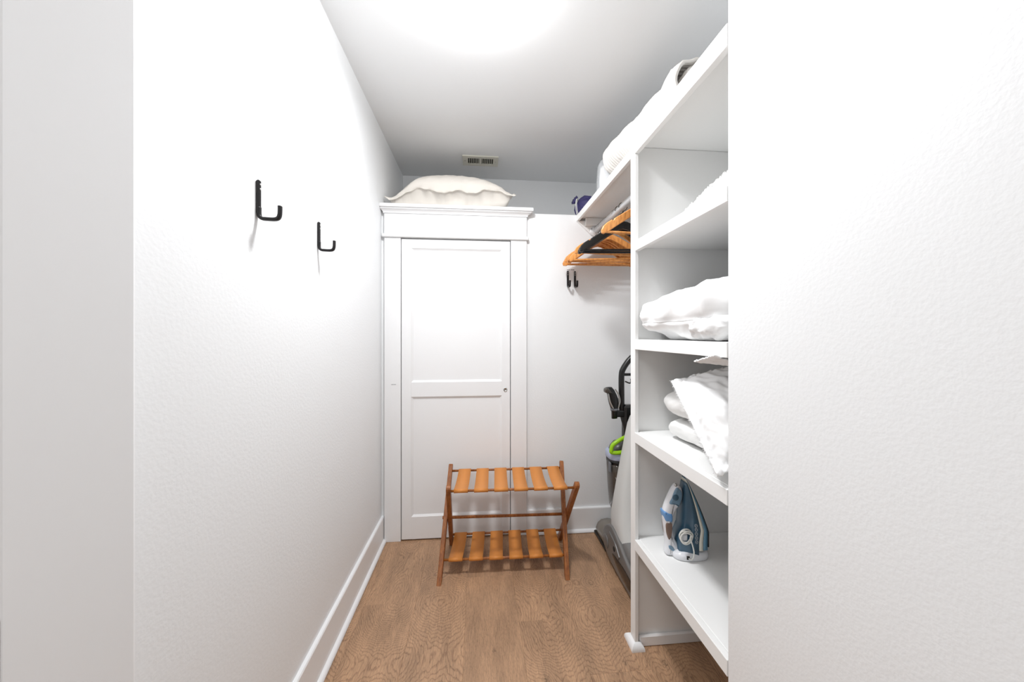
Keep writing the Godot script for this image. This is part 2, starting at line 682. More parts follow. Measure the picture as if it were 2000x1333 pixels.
func cupboard():
	var fd := KNEE - 0.018
	var o := V(-0.13, 0, KNEE)
	var t := thing("trim_1", o, "white door casing with stepped cornice around the small cupboard door", "door frame", "", "structure")
	for e in [[-0.553, -0.459], [0.194, 0.2915]]:
		var st := new_st()
		bx(st, e[0], e[1], 0, 1.797, fd, KNEE, 0.0015, o)
		part("side_casing", st, M.paint, t)
	var st2 := new_st()
	bx(st2, -0.565, 0.303, 1.797, 1.816, KNEE - 0.032, KNEE, 0.004, o)
	part("fillet", st2, M.paint, t)
	st2 = new_st()
	bx(st2, -0.553, 0.2915, 1.816, 1.938, fd - 0.003, KNEE, 0.0015, o)
	part("frieze_board", st2, M.paint, t)
	# cornice: swept profile (outward, height), returns at both ends
	var prof := [[0.021, 1.938], [0.026, 1.938], [0.027, 1.945], [0.033, 1.952], [0.043, 1.958], [0.046, 1.960], [0.046, 1.966], [0.056, 1.967], [0.056, 1.985]]
	st2 = new_st()
	var rings := []
	for p in prof:
		var e: float = p[0] - 0.021
		rings.append(PackedVector3Array([V(maxf(-0.553 - e, XL + 0.0008), p[1], KNEE - p[0]) - o, V(0.2915 + e, p[1], KNEE - p[0]) - o, V(0.2915 + e, p[1], KNEE) - o, V(maxf(-0.553 - e, XL + 0.0008), p[1], KNEE) - o]))
	loft(st2, rings, -1)
	part("cornice", st2, M.paint, t)
	# door
	t = thing("door_1", V(-0.1325, 0, KNEE), "small white two-panel cupboard door in the low back wall", "door", "", "structure")
	o = t.position
	var x0 := -0.455
	var x1 := 0.190
	var f := KNEE - 0.013
	var b := KNEE + 0.02
	for e in [[x0, -0.398], [0.139, x1]]:
		var st := new_st()
		bx(st, e[0], e[1], 0.008, 1.790, f, b, 0.0012, o)
		part("stile", st, M.paint, t)
	for e in [[0.008, 0.140], [0.853, 0.940], [1.737, 1.790]]:
		var st := new_st()
		bx(st, -0.398, 0.139, e[0], e[1], f, b, 0.0006, o)
		part("rail", st, M.paint, t)
	for e in [[0.140, 0.853], [0.940, 1.737]]:
		var st := new_st()
		bx(st, -0.398, 0.139, e[0], e[1], f + 0.010, b - 0.004, 0.0, o)
		part("panel", st, M.paint, t)
		# sloped moulding around the panel
		st = new_st()
		var r0 := [Vector2(-0.398, e[0]), Vector2(0.139, e[0]), Vector2(0.139, e[1]), Vector2(-0.398, e[1])]
		var w := 0.011
		var r1 := [Vector2(-0.398 + w, e[0] + w), Vector2(0.139 - w, e[0] + w), Vector2(0.139 - w, e[1] - w), Vector2(-0.398 + w, e[1] - w)]
		var tr := PackedVector3Array()
		for k in 4:
			var j := (k + 1) % 4
			var q := [V(r0[k].x, r0[k].y, f + 0.002) - o, V(r0[j].x, r0[j].y, f + 0.002) - o, V(r1[j].x, r1[j].y, f + 0.0099) - o, V(r1[k].x, r1[k].y, f + 0.0099) - o]
			var bb := [V(r0[k].x, r0[k].y, f + 0.0105) - o, V(r0[j].x, r0[j].y, f + 0.0105) - o, V(r1[j].x, r1[j].y, f + 0.0105) - o, V(r1[k].x, r1[k].y, f + 0.0105) - o]
			tr.append_array([q[0], q[1], q[2], q[0], q[2], q[3], bb[0], bb[2], bb[1], bb[0], bb[3], bb[2]])
		put(st, tr, -1)
		part("panel_moulding", st, M.paint, t)
	var lk := new_st()
	lathe(lk, V(0.161, 0.889, f) - o, V(0, 0, -1), [[0.0115, -0.002], [0.0115, 0.003], [0.0105, 0.0045], [0.0075, 0.0048], [0.007, 0.0036], [0.0, 0.0036]], 28)
	var lock := part("lock", lk, M.steel, t, "small round steel key lock")
	lk = new_st()
	box(lk, V(0.161, 0.889, f - 0.0040) - o, Vector3(0.002, 0.007, 0.001), 0.0002)
	part("keyhole", lk, M.dark, lock)

func door_leaf():
	var t := thing("door_2", V(-0.53, 0, 0.607), "white panelled door standing open at the left edge of the view", "door", "", "structure")
	t.basis = Basis(Vector3(-0.507, 0, 0.862), Vector3.UP, Vector3(-0.862, 0, -0.507))
	var L := 0.76
	for e in [[0.0, 0.122], [L - 0.122, L]]:
		var st := new_st()
		box(st, Vector3((e[0] + e[1]) / 2, 1.02, 0.0175), Vector3(0.122, 2.03, 0.035), 0.002)
		part("stile", st, M.paint, t)
	var lev := [[0.005, 0.24], [0.70, 0.866], [1.92, 2.035]]
	for e in lev:
		var st := new_st()
		box(st, Vector3(L / 2, (e[0] + e[1]) / 2, 0.0175), Vector3(L - 0.244, e[1] - e[0], 0.035), 0.001)
		part("rail", st, M.paint, t)
	for e in [[0.24, 0.70], [0.866, 1.92]]:
		var st := new_st()
		box(st, Vector3(L / 2, (e[0] + e[1]) / 2, 0.0175), Vector3(L - 0.2445, e[1] - e[0], 0.012), 0.0)
		part("panel", st, M.paint, t)

func board(called: String, t: Node3D, x0, x1, y0, y1, d0, d1, m = null, ch := 0.0015, label := "") -> MeshInstance3D:
	var st := new_st()
	bx(st, x0, x1, y0, y1, d0, d1, ch, t.position)
	return part(called, st, m if m else M.melamine, t, label)

const UD0 := 0.822
const UD1 := 1.384
func shelves():
	var t := thing("shelf_unit", V(0.81, 0, 1.11), "tall white built-in shelf unit with five shelves on the right", "shelf unit")
	# side panel with face stile
	board("side_panel", t, XS + 0.015, XR - 0.001, 0.0, 1.9615, 1.362, 1.382)
	board("front_stile", t, XS, XS + 0.015, 0.0, 1.927, 1.344, UD1)
	board("side_panel", t, XS + 0.016, XR - 0.001, 0.0, 1.9615, UD0 + 0.001, UD0 + 0.014)
	for e in [[0.384, 0.425], [0.802, 0.842], [1.164, 1.203], [1.547, 1.586], [1.927, 1.984]]:
		var deep := 0.022
		var s := board("shelf", t, XS + 0.018, XR - 0.001, e[1] - deep, e[1], UD0 + 0.0145, 1.3615 if e[1] < 1.9 else UD1)
		var st := new_st()
		bx(st, XS - 0.001, XS + 0.0175, e[0], e[1], UD0 + 0.001, 1.3435 if e[1] < 1.9 else UD1, 0.0012, t.position)
		part("nosing", st, M.melamine, s)
	# small base board inside and quarter-round block at the foot
	board("base_strip", t, XS + 0.02, XR - 0.002, 0.0, 0.042, 1.347, 1.3615, M.paint, 0.004)
	var st2 := new_st()
	var rings := []
	var o := t.position
	for k in 7:
		var g := (PI / 2) * k / 6
		var e := 0.019 * cos(g)
		var y := 0.004 + 0.019 * sin(g) * 1.1
		rings.append(PackedVector3Array([V(XS - e, y, 1.344 - e) - o, V(XS + 0.016 + e * 0.9, y, 1.344 - e) - o, V(XS + 0.016 + e * 0.9, y, 1.346) - o, V(XS + 0.004, y, 1.346) - o, V(XS + 0.004, y, UD1 + e) - o, V(XS - e, y, UD1 + e) - o]))
	rings.push_front(PackedVector3Array())
	for p in rings[1]:
		rings[0].append(Vector3(p.x, 0.0, p.z))
	loft(st2, rings, -1)
	part("shoe_block", st2, M.paint, t, "white quarter-round block at the foot of the panel")
	# hanging shelf over the rod
	t = thing("closet_shelf", V(0.81, 1.945, 1.78), "long white shelf above the clothes rod, right of the cupboard", "shelf")
	board("board", t, XS + 0.017, XR - 0.001, 1.943, 1.9645, UD1 + 0.001, KNEE - 0.001)
	board("nosing", t, XS, XS + 0.0165, 1.927, 1.9645, UD1 + 0.001, KNEE - 0.001)
	var cl := PackedVector2Array([Vector2(XS + 0.002, 1.9265), Vector2(XR - 0.002, 1.9425), Vector2(XR - 0.002, 1.84), Vector2(0.715, 1.84), Vector2(0.69, 1.85)])
	var c2 := PackedVector2Array()
	for p in cl:
		c2.append(p - Vector2(t.position.x, t.position.y))
	var st := new_st()
	slab(st, c2, 0.016, 0.001, Transform3D(Basis.IDENTITY, V(0, 0, KNEE - 0.0095) - V(0, 0, 1.78)), 1, -1)
	part("wall_cleat", st, M.melamine, t)
	st = new_st()
	bx(st, XS + 0.05, XR - 0.002, 1.895, 1.9425, KNEE - 0.036, KNEE - 0.018, 0.002, t.position)
	part("support_strip", st, M.melamine, t)
	# rod
	t = thing("clothes_rod", V(0.719, 1.866, 1.78), "pale grey metal clothes rod carrying the hangers", "clothes rod")
	st = new_st()
	lathe(st, V(0, 0, UD1 - 1.78 + 0.002), V(0, 0, 1), [[0.0165, 0.0], [0.0165, KNEE - UD1 - 0.022]], 28)
	part("rod", st, M.rod, t)
	st = new_st()
	lathe(st, V(0, 0, KNEE - 0.018 - 1.78), V(0, 0, -1), [[0.034, 0.0], [0.034, 0.003], [0.031, 0.005], [0.022, 0.006], [0.021, 0.018], [0.018, 0.019]], 28)
	var fl := part("flange", st, M.rod, t)
	for g in [0.6, 2.7, 4.8]:
		st = new_st()
		lathe(st, V(0.027 * cos(g), 0.027 * sin(g), KNEE - 0.018 - 1.78 - 0.0045), V(0, 0, -1), [[0.003, 0.0], [0.003, 0.001], [0.0, 0.0018]], 10)
		part("screw", st, M.latch, fl)

func ceiling_vent():
	var t := thing("ceiling_vent", V(0.012, CEIL, 2.49), "small cream ceiling register with two rows of louvres above the pillow", "vent")
	var o := t.position
	var hx := 0.122
	var hd := 0.068
	var ox := 0.088
	var od := 0.040
	var st := new_st()
	for e in [[-hx, -ox, -hd, hd], [ox, hx, -hd, hd], [-ox, ox, -hd, -od], [-ox, ox, od, hd], [-0.007, 0.007, -od, od]]:
		box(st, Vector3((e[0] + e[1]) / 2, -0.004, -(e[2] + e[3]) / 2), Vector3(e[1] - e[0], 0.007, e[3] - e[2]), 0.0)
	part("frame", st, M.vent, t)
	st = new_st()
	box(st, Vector3(0, -0.0006, 0), Vector3(2 * ox, 0.0008, 2 * od), 0.0)
	part("duct_backing", st, M.dark, t, "dark duct behind the louvres")
	for s in [-1.0, 1.0]:
		for k in 7:
			st = new_st()
			var x: float = s * (0.012 + 0.0125 * k + 0.0005)
			box(st, Vector3(x, -0.0045, 0), Vector3(0.0028, 0.0065, 2 * od), 0.0, Basis(Vector3(0, 0, 1), 0.5))
			part("louvre", st, M.vent, t)
	for s in [-1.0, 1.0]:
		st = new_st()
		lathe(st, Vector3(s * 0.105, -0.0075, 0), Vector3.DOWN, [[0.004, 0.0], [0.004, 0.001], [0.0, 0.0025]], 12)
		part("screw", st, M.steel, t)

func hanger_outline(n: float) -> PackedVector2Array:
	var r := [Vector2(0, 0.004), Vector2(0.02, 0.0), Vector2(0.06, -0.019), Vector2(0.12, -0.056), Vector2(0.160, -0.081), Vector2(0.164, -0.089), Vector2(0.170, -0.092), Vector2(0.173, -0.088), Vector2(0.195, -0.102), Vector2(0.211, -0.117), Vector2(0.219, -0.133), Vector2(0.217, -0.146), Vector2(0.208, -0.149), Vector2(0.19, -0.139), Vector2(0.15, -0.112 - n), Vector2(0.10, -0.080 - n), Vector2(0.05, -0.048 - n), Vector2(0.02, -0.033 - n), Vector2(0, -0.029 - n)]
	var out := PackedVector2Array()
	for p in r:
		out.append(p)
	for k in range(r.size() - 2, 0, -1):
		out.append(Vector2(-r[k].x, r[k].y))
	return out

func make_hanger(black: bool) -> Node3D:
	var t := Node3D.new()
	var body: Material = M.black_plastic if black else M.beech
	var st := new_st()
	slab(st, hanger_outline(0.006 if black else 0.0), 0.022 if black else 0.012, 0.006 if black else 0.003, Transform3D.IDENTITY, 3, -1)
	part("body", st, body, t)
	st = new_st()
	lathe(st, Vector3(-0.204, -0.139, 0), Vector3(1, 0, 0), [[0.0045, 0.0], [0.0055, 0.01], [0.0055, 0.398], [0.0045, 0.408]], 12)
	part("trouser_bar", st, body, t)
	var pts := [Vector3(0, -0.006, 0), Vector3(0, 0.02, 0), Vector3(0, 0.045, 0)]
	var c := Vector3(0, 0.078, 0)
	for k in 15:
		var g := deg_to_rad(-75.0 + 19.0 * k)
		pts.append(c + Vector3(cos(g), sin(g), 0) * 0.021)
	st = new_st()
	tube(st, spline(pts, 2), 0.0017, 8)
	part("hook", st, M.black_metal if black else M.steel, t)
	return t

func hangers():
	# rod centre 1.866, radius 0.0165; hook centre line 0.021 rests on top of the rod
	var y := 1.866 + 0.0165 + 0.0019 - 0.021 - 0.078
	var src := {true: make_hanger(true), false: make_hanger(false)}
	var items := [
		[false, 1.455, 6.0, 0.0, "honey wood hanger nearest the shelf unit, in front of the black hangers"],
		[true, 1.735, -6.0, 0.0, "black hanger nearer the shelf unit of the two black ones"],
		[true, 1.785, -1.0, 0.8, "black hanger nearer the back wall of the two black ones"],
		[false, 1.835, 3.0, -1.5, "honey wood hanger directly behind the two black hangers"],
		[false, 1.950, -6.0, 1.2, "honey wood hanger at the front of the bunch near the back wall"],
		[false, 1.985, -2.0, -1.0, "second honey wood hanger from the front in the bunch near the back wall"],
		[false, 2.020, 1.0, 0.8, "third honey wood hanger from the front in the bunch near the back wall"],
		[false, 2.055, 4.0, -1.4, "third honey wood hanger from the back wall in the bunch"],
		[false, 2.088, -1.0, 1.6, "second honey wood hanger from the back wall in the bunch"],
		[false, 2.118, 1.0, 0.3, "honey wood hanger closest to the back wall at the end of the rod"]]
	for it in items:
		var h: Node3D = src[it[0]].duplicate()
		h.name = numbered("clothes_hanger")
		add_child(h)
		h.position = V(0.719, y, it[1])
		h.rotation_degrees = Vector3(0, it[2], it[3])
		var piv := Vector3(0, 0.078, 0)
		h.position += piv - h.basis * piv        # swings about the rod
		tag(h, it[4], "hanger", "hangers on the clothes rod")
	for k in src:
		src[k].free()

func rack():
	var t := thing("luggage_rack", V(0.155, 0, 1.93), "folding brown wood luggage rack with two tiers of tan leather straps", "luggage rack")
	var o := t.position
	var side := Vector3(1, 0, 0.05)
	var legs := [[Vector3(-0.193, 0.0, 1.785), Vector3(-0.160, 0.470, 2.108)], [Vector3(0.442, 0.0, 1.768), Vector3(0.490, 0.470, 2.100)], [Vector3(-0.158, 0.0, 2.120), Vector3(-0.148, 0.478, 1.772)], [Vector3(0.482, 0.0, 2.112), Vector3(0.492, 0.478, 1.756)]]
	for l in legs:
		var a := V(l[0].x, l[0].y, l[0].z) - o
		var b := V(l[1].x, l[1].y, l[1].z) - o
		# outline of the leg in its own plane: cut level at the foot, rounded at the top
		var dir := b - a
		var ln := dir.length()
		var x := dir.normalized()
		var zz := (side - x * side.dot(x)).normalized()
		var yy := zz.cross(x)
		var lean := atan2(x.y, 1.0)
		var up := Vector3.UP
		var sl := up.dot(yy) / up.dot(x)          # level cut at the foot
		var hw := 0.0165
		var pl := [Vector2(hw * sl, -hw), Vector2(ln - 0.012, -hw), Vector2(ln - 0.004, -hw * 0.72), Vector2(ln, -hw * 0.25), Vector2(ln, hw * 0.25), Vector2(ln - 0.004, hw * 0.72), Vector2(ln - 0.012, hw), Vector2(-hw * sl, hw)]
		var st := new_st()
		slab(st, PackedVector2Array(pl), 0.022, 0.0025, Transform3D(Basis(x, yy, zz), a), 2, -1)
		part("leg", st, M.walnut, t)
	var at := func(l: Array, y: float) -> Vector3:
		var k: float = y / l[1].y
		var p: Vector3 = l[0].lerp(l[1], k)
		return V(p.x, p.y, p.z) - o
	var rods := {"ft": [legs[2], legs[3], 0.447], "rt": [legs[0], legs[1], 0.438], "fb": [legs[0], legs[1], 0.080], "rb": [legs[2], legs[3], 0.088]}
	var ends := {}
	for k in rods:
		var r: Array = rods[k]
		var a: Vector3 = at.call(r[0], r[2])
		var b: Vector3 = at.call(r[1], r[2])
		ends[k] = [a, b]
		var st := new_st()
		lathe(st, a, b - a, [[0.0062, 0.0], [0.0062, (b - a).length()]], 16)
		part("rail", st, M.walnut, t)
	var pa: Vector3 = at.call(legs[0], 0.240)
	var pb: Vector3 = at.call(legs[3], 0.236)
	pa = pa.lerp(at.call(legs[2], 0.24), 0.3)
	var pd := (pb - pa).normalized()
	var st3 := new_st()
	lathe(st3, pa - pd * 0.024, pd, [[0.0075, 0.0], [0.0085, 0.002], [0.0085, 0.008], [0.0075, 0.010], [0.0075, (pb - pa).length() + 0.036]], 16)
	part("pivot_rail", st3, M.walnut, t)
	for tier in [["ft", "rt", -0.088, 0.0998, 0.0695, 0.012, -0.079, 0.1024], ["fb", "rb", -0.117, 0.1028, 0.0695, 0.014, -0.101, 0.1018]]:
		for k in 6:
			strap(t, ends[tier[0]], ends[tier[1]], tier[2] + tier[3] * k - o.x, tier[6] + tier[7] * k - o.x, tier[4], tier[5])

func strap(t: Node3D, fr: Array, re: Array, xf: float, xr: float, w: float, sag: float):
	var pf: Vector3 = fr[0].lerp(fr[1], (xf - fr[0].x) / (fr[1].x - fr[0].x))
	var pr: Vector3 = re[0].lerp(re[1], (xr - re[0].x) / (re[1].x - re[0].x))
	var R := 0.0085
	var path := []
	# loop round the front rail, over to the rear rail, loop round it
	for k in 9:
		var g := deg_to_rad(-100.0 - 20.0 * k)     # starts under, goes round the front
		path.append(pf + Vector3(0, sin(g), -cos(g) * 1.0) * R)
	path = []
	for k in 10:
		var g := deg_to_rad(-70.0 + 17.0 * k)
		path.append(pf + Vector3(0, sin(g), cos(g)) * R)
	for k in range(1, 16):
		var s := float(k) / 16
		path.append((pf + Vector3(0, R, 0)).lerp(pr + Vector3(0, R, 0), s) - Vector3(0, sag * 4.0 * s * (1.0 - s), 0))
	for k in 10:
		var g := deg_to_rad(90.0 + 17.0 * k)
		path.append(pr + Vector3(0, sin(g), cos(g)) * R)
	var st := new_st()
	var rings := []
	for i in path.size():
		var a: Vector3 = path[maxi(i - 1, 0)]
		var b: Vector3 = path[mini(i + 1, path.size() - 1)]
		var d := (b - a).normalized()
		var n := Vector3(1, 0, 0).cross(d).normalized() * 0.0012
		var x := Vector3(w / 2, 0, 0)
		rings.append(PackedVector3Array([path[i] - x - n, path[i] + x - n, path[i] + x + n, path[i] - x + n]))
	loft(st, rings, 1)
	part("strap", st, M.leather, t)

func hook_mesh(t: Node3D):
	# local: wall plane z = 0, hook reaches towards +z, base at the bottom of the wall bar
	var st := new_st()
	box(st, Vector3(0, 0.060, 0.0045), Vector3(0.012, 0.088, 0.009), 0.003)
	part("wall_bar", st, M.black_metal, t)
	var p := []
	for q in [Vector3(0, 0.034, 0.0055), Vector3(0, 0.018, 0.0055), Vector3(0, 0.009, 0.0075), Vector3(0, 0.0045, 0.013), Vector3(0, 0.0035, 0.022), Vector3(0, 0.003, 0.042), Vector3(0, 0.006, 0.052), Vector3(0, 0.014, 0.056), Vector3(0, 0.026, 0.057), Vector3(0, 0.038, 0.057)]:
		p.append(q)
	st = new_st()
	var rings := []
	var sp := spline(p, 4)
	for i in sp.size():
		var a: Vector3 = sp[maxi(i - 1, 0)]
		var b: Vector3 = sp[mini(i + 1, sp.size() - 1)]
		var n := Vector3(1, 0, 0).cross((b - a).normalized())
		rings.append(ellipse_ring(sp[i], Vector3(0.006, 0, 0), n * 0.0043, 4.0, 12))
	loft(st, rings, 1)
	part("hook_arm", st, M.black_metal, t)
	for y in [0.092, 0.080]:
		st = new_st()
		lathe(st, Vector3(0, y, 0.0085), Vector3(0, 0, 1), [[0.0028, 0.0], [0.0028, 0.001], [0.0, 0.0016]], 10)
		part("screw", st, M.steel, t)

func hooks():
	var a := thing("wall_hook", V(XL, 1.518, 0.985), "black metal J-shaped hook on the left wall, the larger one nearer the viewer", "hook", "hooks on the left wall")
	a.rotation.y = PI / 2
	hook_mesh(a)
	var spots := [[V(XL, 1.520, 1.337), PI / 2, "black metal J-shaped hook on the left wall, the one nearer the cupboard", "hooks on the left wall"], [V(0.550, 1.514, KNEE), 0.0, "left one of the two black hooks on the back wall under the hangers", "pair of hooks on the back wall"], [V(0.595, 1.513, KNEE), 0.0, "right one of the two black hooks on the back wall under the hangers", "pair of hooks on the back wall"]]
	for s in spots:
		var h := a.duplicate()
		h.name = numbered("wall_hook")
		add_child(h)
		h.position = s[0]
		h.rotation.y = s[1]
		tag(h, s[2], "hook", s[3])

func stickers():
	# tiny printed labels, too small to read in the photo
	for s in [[V(-0.499, 0.929, KNEE - 0.018), 0.030, 0.0075, [[-0.011, 0.004], [-0.005, 0.006], [0.003, 0.005], [0.010, 0.006]], "tiny clear printed label on the left casing of the cupboard"], [V(0.570, 1.626, KNEE), 0.056, 0.009, [[-0.021, 0.008], [-0.011, 0.009], [0.004, 0.008], [0.016, 0.013]], "tiny clear printed label above the pair of back wall hooks"]]:
		var t := thing("label_sticker", s[0], s[4], "label")
		var st := new_st()
		box(st, Vector3(0, 0, 0.0004), Vector3(s[1], s[2], 0.0006), 0.0002)
		part("backing", st, M.paint, t)
		st = new_st()
		for w in s[3]:
			box(st, Vector3(w[0], 0, 0.0008), Vector3(w[1], s[2] * 0.33, 0.0004), 0.0)
		part("print", st, M.ink, t)

func cleaner():
	var t := thing("carpet_cleaner", V(0.84, 0, 1.85), "upright carpet cleaner with lime green tank handle, grey shell and black handle", "carpet cleaner")
	var o := t.position
	# foot: low chassis, rounded box loft along depth
	var st := new_st()
	var rings := []
	for e in [[1.50, 0.80, 0.98, 0.05], [1.515, 0.745, 0.99, 0.10], [1.57, 0.712, 0.99, 0.15], [1.66, 0.702, 0.99, 0.19], [1.78, 0.700, 0.99, 0.20], [1.88, 0.704, 0.99, 0.17], [1.95, 0.712, 0.985, 0.12], [1.965, 0.72, 0.98, 0.10]]:
		rings.append(ellipse_ring(V((e[1] + e[2]) / 2, 0.012 + e[3] / 2, e[0]) - o, Vector3((e[2] - e[1]) / 2, 0, 0), Vector3(0, e[3] / 2, 0), 5.0, 40))
	loft(st, rings, 1)
	part("chassis", st, M.graphite, t)
	# side panel plate on the left flank (depth, height)
	var pl := smooth2([Vector2(1.505, 0.020), Vector2(1.62, 0.018), Vector2(1.78, 0.022), Vector2(1.90, 0.045), Vector2(1.945, 0.10), Vector2(1.93, 0.16), Vector2(1.87, 0.205), Vector2(1.80, 0.215), Vector2(1.72, 0.185), Vector2(1.62, 0.145), Vector2(1.52, 0.12)], 4)
	var xf := Transform3D(Basis(Vector3(0, 0, -1), Vector3(0, 1, 0), Vector3(1, 0, 0)), V(0.700, 0, 0) - o)
	st = new_st()
	slab(st, pl, 0.022, 0.008, xf, 3, 1)
	var sp := part("side_plate", st, M.graphite, t)
	st = new_st()
	slab(st, smooth2([Vector2(1.73, 0.10), Vector2(1.80, 0.088), Vector2(1.72, 0.058), Vector2(1.60, 0.045), Vector2(1.54, 0.06), Vector2(1.56, 0.095), Vector2(1.64, 0.105)], 4), 0.006, 0.002, Transform3D(xf.basis, V(0.6885, 0, 0) - o), 2, 1)
	part("recess", st, M.brown_window, sp, "dark brown recess")
	st = new_st()
	slab(st, PackedVector2Array([Vector2(1.835, 0.185), Vector2(1.75, 0.165), Vector2(1.70, 0.13), Vector2(1.715, 0.105), Vector2(1.78, 0.108), Vector2(1.825, 0.13)]), 0.008, 0.003, Transform3D(xf.basis, V(0.688, 0, 0) - o), 2, -1)
	part("foot_pedal", st, mat(Color(0.46, 0.455, 0.45), 0.35, 0.2), sp, "lighter grey plate")
	st = new_st()
	lathe(st, V(0.6845, 0.133, 1.765) - o, Vector3(-1, 0, 0), [[0.013, 0.0], [0.013, 0.0012], [0.0, 0.0014]], 20)
	part("bolt_hole", st, M.dark, sp)
	st = new_st()
	lathe(st, V(0.690, 0.10, 1.895) - o, Vector3(-1, 0, 0), [[0.036, 0.0], [0.036, 0.003], [0.032, 0.005], [0.0, 0.006]], 28)
	part("hub_cap", st, M.graphite, sp)
	# nozzle at the far end
	st = new_st()
	rings = []
	for e in [[1.93, 0.110, 0.715], [2.00, 0.108, 0.712], [2.09, 0.104, 0.712], [2.135, 0.098, 0.713], [2.150, 0.085, 0.72]]:
		var r := PackedVector3Array()
		for q in [[0.0, 0.012], [0.0, 0.05], [0.012, 0.085], [0.035, 0.103], [0.07, 0.108], [0.12, 0.10], [0.20, 0.095], [0.255, 0.085], [0.262, 0.05], [0.262, 0.012]]:
			r.append(V(e[2] + q[0], q[1] * e[1] / 0.108, e[0]) - o)
		rings.append(r)
	loft(st, rings, 1)
	part("nozzle", st, M.nozzle, t, "smoky brown floor nozzle")
	st = new_st()
	bx(st, 0.706, 0.975, 0.006, 0.022, 1.95, 2.152, 0.004, o)
	part("nozzle_skirt", st, M.black_plastic, t)
	# grey shell
	st = new_st()
	rings = []
	for e in [[0.14, 0.708, 0.97, 1.64, 1.90], [0.19, 0.700, 0.97, 1.68, 1.91], [0.26, 0.703, 0.97, 1.72, 1.92], [0.36, 0.723, 0.97, 1.75, 1.92], [0.46, 0.744, 0.965, 1.77, 1.92], [0.56, 0.765, 0.96, 1.78, 1.92], [0.66, 0.787, 0.95, 1.79, 1.92], [0.74, 0.806, 0.94, 1.80, 1.92], [0.78, 0.820, 0.92, 1.81, 1.91], [0.80, 0.84, 0.90, 1.82, 1.89]]:
		rings.append(ellipse_ring(V((e[1] + e[2]) / 2, e[0], (e[3] + e[4]) / 2) - o, Vector3((e[2] - e[1]) / 2, 0, 0), Vector3(0, 0, (e[4] - e[3]) / 2), 3.4, 40))
	loft(st, rings, 1)
	part("shell", st, M.shell, t, "smooth pale grey shell")
	# dirty-water tank
	st = new_st()
	rings = []
	for e in [[0.20, 0.775, 0.88], [0.23, 0.762, 0.90], [0.34, 0.752, 0.92], [0.44, 0.746, 0.93], [0.495, 0.744, 0.93]]:
		rings.append(ellipse_ring(V((e[1] + e[2]) / 2, e[0], 2.01) - o, Vector3((e[2] - e[1]) / 2, 0, 0), Vector3(0, 0, 0.07), 3.5, 32))
	loft(st, rings, 1)
	var tank := part("tank", st, M.smoke, t, "smoky translucent water tank")
	st = new_st()
	rings = []
	for e in [[0.33, 0.79, 0.90], [0.45, 0.785, 0.90]]:
		rings.append(ellipse_ring(V((e[1] + e[2]) / 2, e[0], 2.01) - o, Vector3((e[2] - e[1]) / 2, 0, 0), Vector3(0, 0, 0.05), 3.5, 24))
	loft(st, rings, 1)
	part("float_chamber", st, mat(Color(0.30, 0.27, 0.24), 0.4), tank)
	var tm := TextMesh.new()
	tm.text = "VIEW"
	var sf := SystemFont.new()
	sf.font_names = PackedStringArray(["Droid Sans"])
	sf.font_italic = true
	tm.font = sf
	tm.font_size = 16
	tm.pixel_size = 0.0016
	tm.depth = 0.0006
	var tx := MeshInstance3D.new()
	tx.name = "printed_word"
	tx.mesh = tm
	tx.material_override = M.iron_white
	tank.add_child(tx, true)
	tx.position = V(0.79, 0.415, 1.9385) - o
	tx.rotation.z = 0.0
	for e in [["tank_seal", 0.485, 0.512, 0.743, 0.932, 0.072, M.black_plastic], ["tank_collar", 0.512, 0.556, 0.738, 0.937, 0.076, M.lilac]]:
		st = new_st()
		rings = []
		for k in [[0.0, 0.96], [0.12, 1.0], [0.8, 1.0], [1.0, 0.93]]:
			rings.append(ellipse_ring(V((e[3] + e[4]) / 2, lerpf(e[1], e[2], k[0]), 2.01) - o, Vector3((e[4] - e[3]) / 2 * k[1], 0, 0), Vector3(0, 0, e[5] * k[1]), 3.5, 36))
		loft(st, rings, 1)
		part(e[0], st, e[6], t)
	st = new_st()
	bx(st, 0.736, 0.744, 0.445, 0.50, 1.955, 1.985, 0.002, o)
	part("tank_latch", st, M.latch, t)
	# lime carry handle: rim and arch
	st = new_st()
	var path := []
	for p in [Vector3(0.90, 0.668, 1.99), Vector3(0.84, 0.652, 1.955), Vector3(0.785, 0.630, 1.945), Vector3(0.748, 0.605, 1.945), Vector3(0.738, 0.575, 1.945), Vector3(0.745, 0.562, 1.945), Vector3(0.79, 0.563, 1.94), Vector3(0.84, 0.575, 1.945), Vector3(0.90, 0.59, 1.96)]:
		path.append(V(p.x, p.y, p.z) - o)
	tube(st, spline(path, 5), 0.011, 12)
	part("tank_handle", st, M.lime, t, "lime green carry handle")
	st = new_st()
	rings = []
	for e in [[0.552, 1.0], [0.575, 0.92], [0.60, 0.7]]:
		rings.append(ellipse_ring(V(0.845, e[0], 2.02) - o, Vector3(0.088 * e[1], 0, 0), Vector3(0, 0, 0.06 * e[1]), 3.0, 30))
	loft(st, rings, 1)
	part("tank_lid", st, mat(Color(0.30, 0.29, 0.28), 0.35), t)
	# black upper handle: two rails joined in a loop
	st = new_st()
	path = []
	for p in [Vector3(0.862, 0.60, 1.97), Vector3(0.838, 0.70, 1.985), Vector3(0.823, 0.78, 2.0), Vector3(0.820, 0.88, 2.0), Vector3(0.820, 0.985, 2.0), Vector3(0.830, 1.025, 2.0), Vector3(0.865, 1.075, 2.0), Vector3(0.90, 1.10, 2.0), Vector3(0.935, 1.075, 2.0), Vector3(0.965, 1.02, 2.0), Vector3(0.975, 0.95, 2.0), Vector3(0.97, 0.80, 2.0), Vector3(0.94, 0.68, 1.985)]:
		path.append(V(p.x, p.y, p.z) - o)
	tube(st, spline(path, 5), 0.0165, 12)
	var hd := part("handle_loop", st, M.black_plastic, t, "glossy black handle loop")
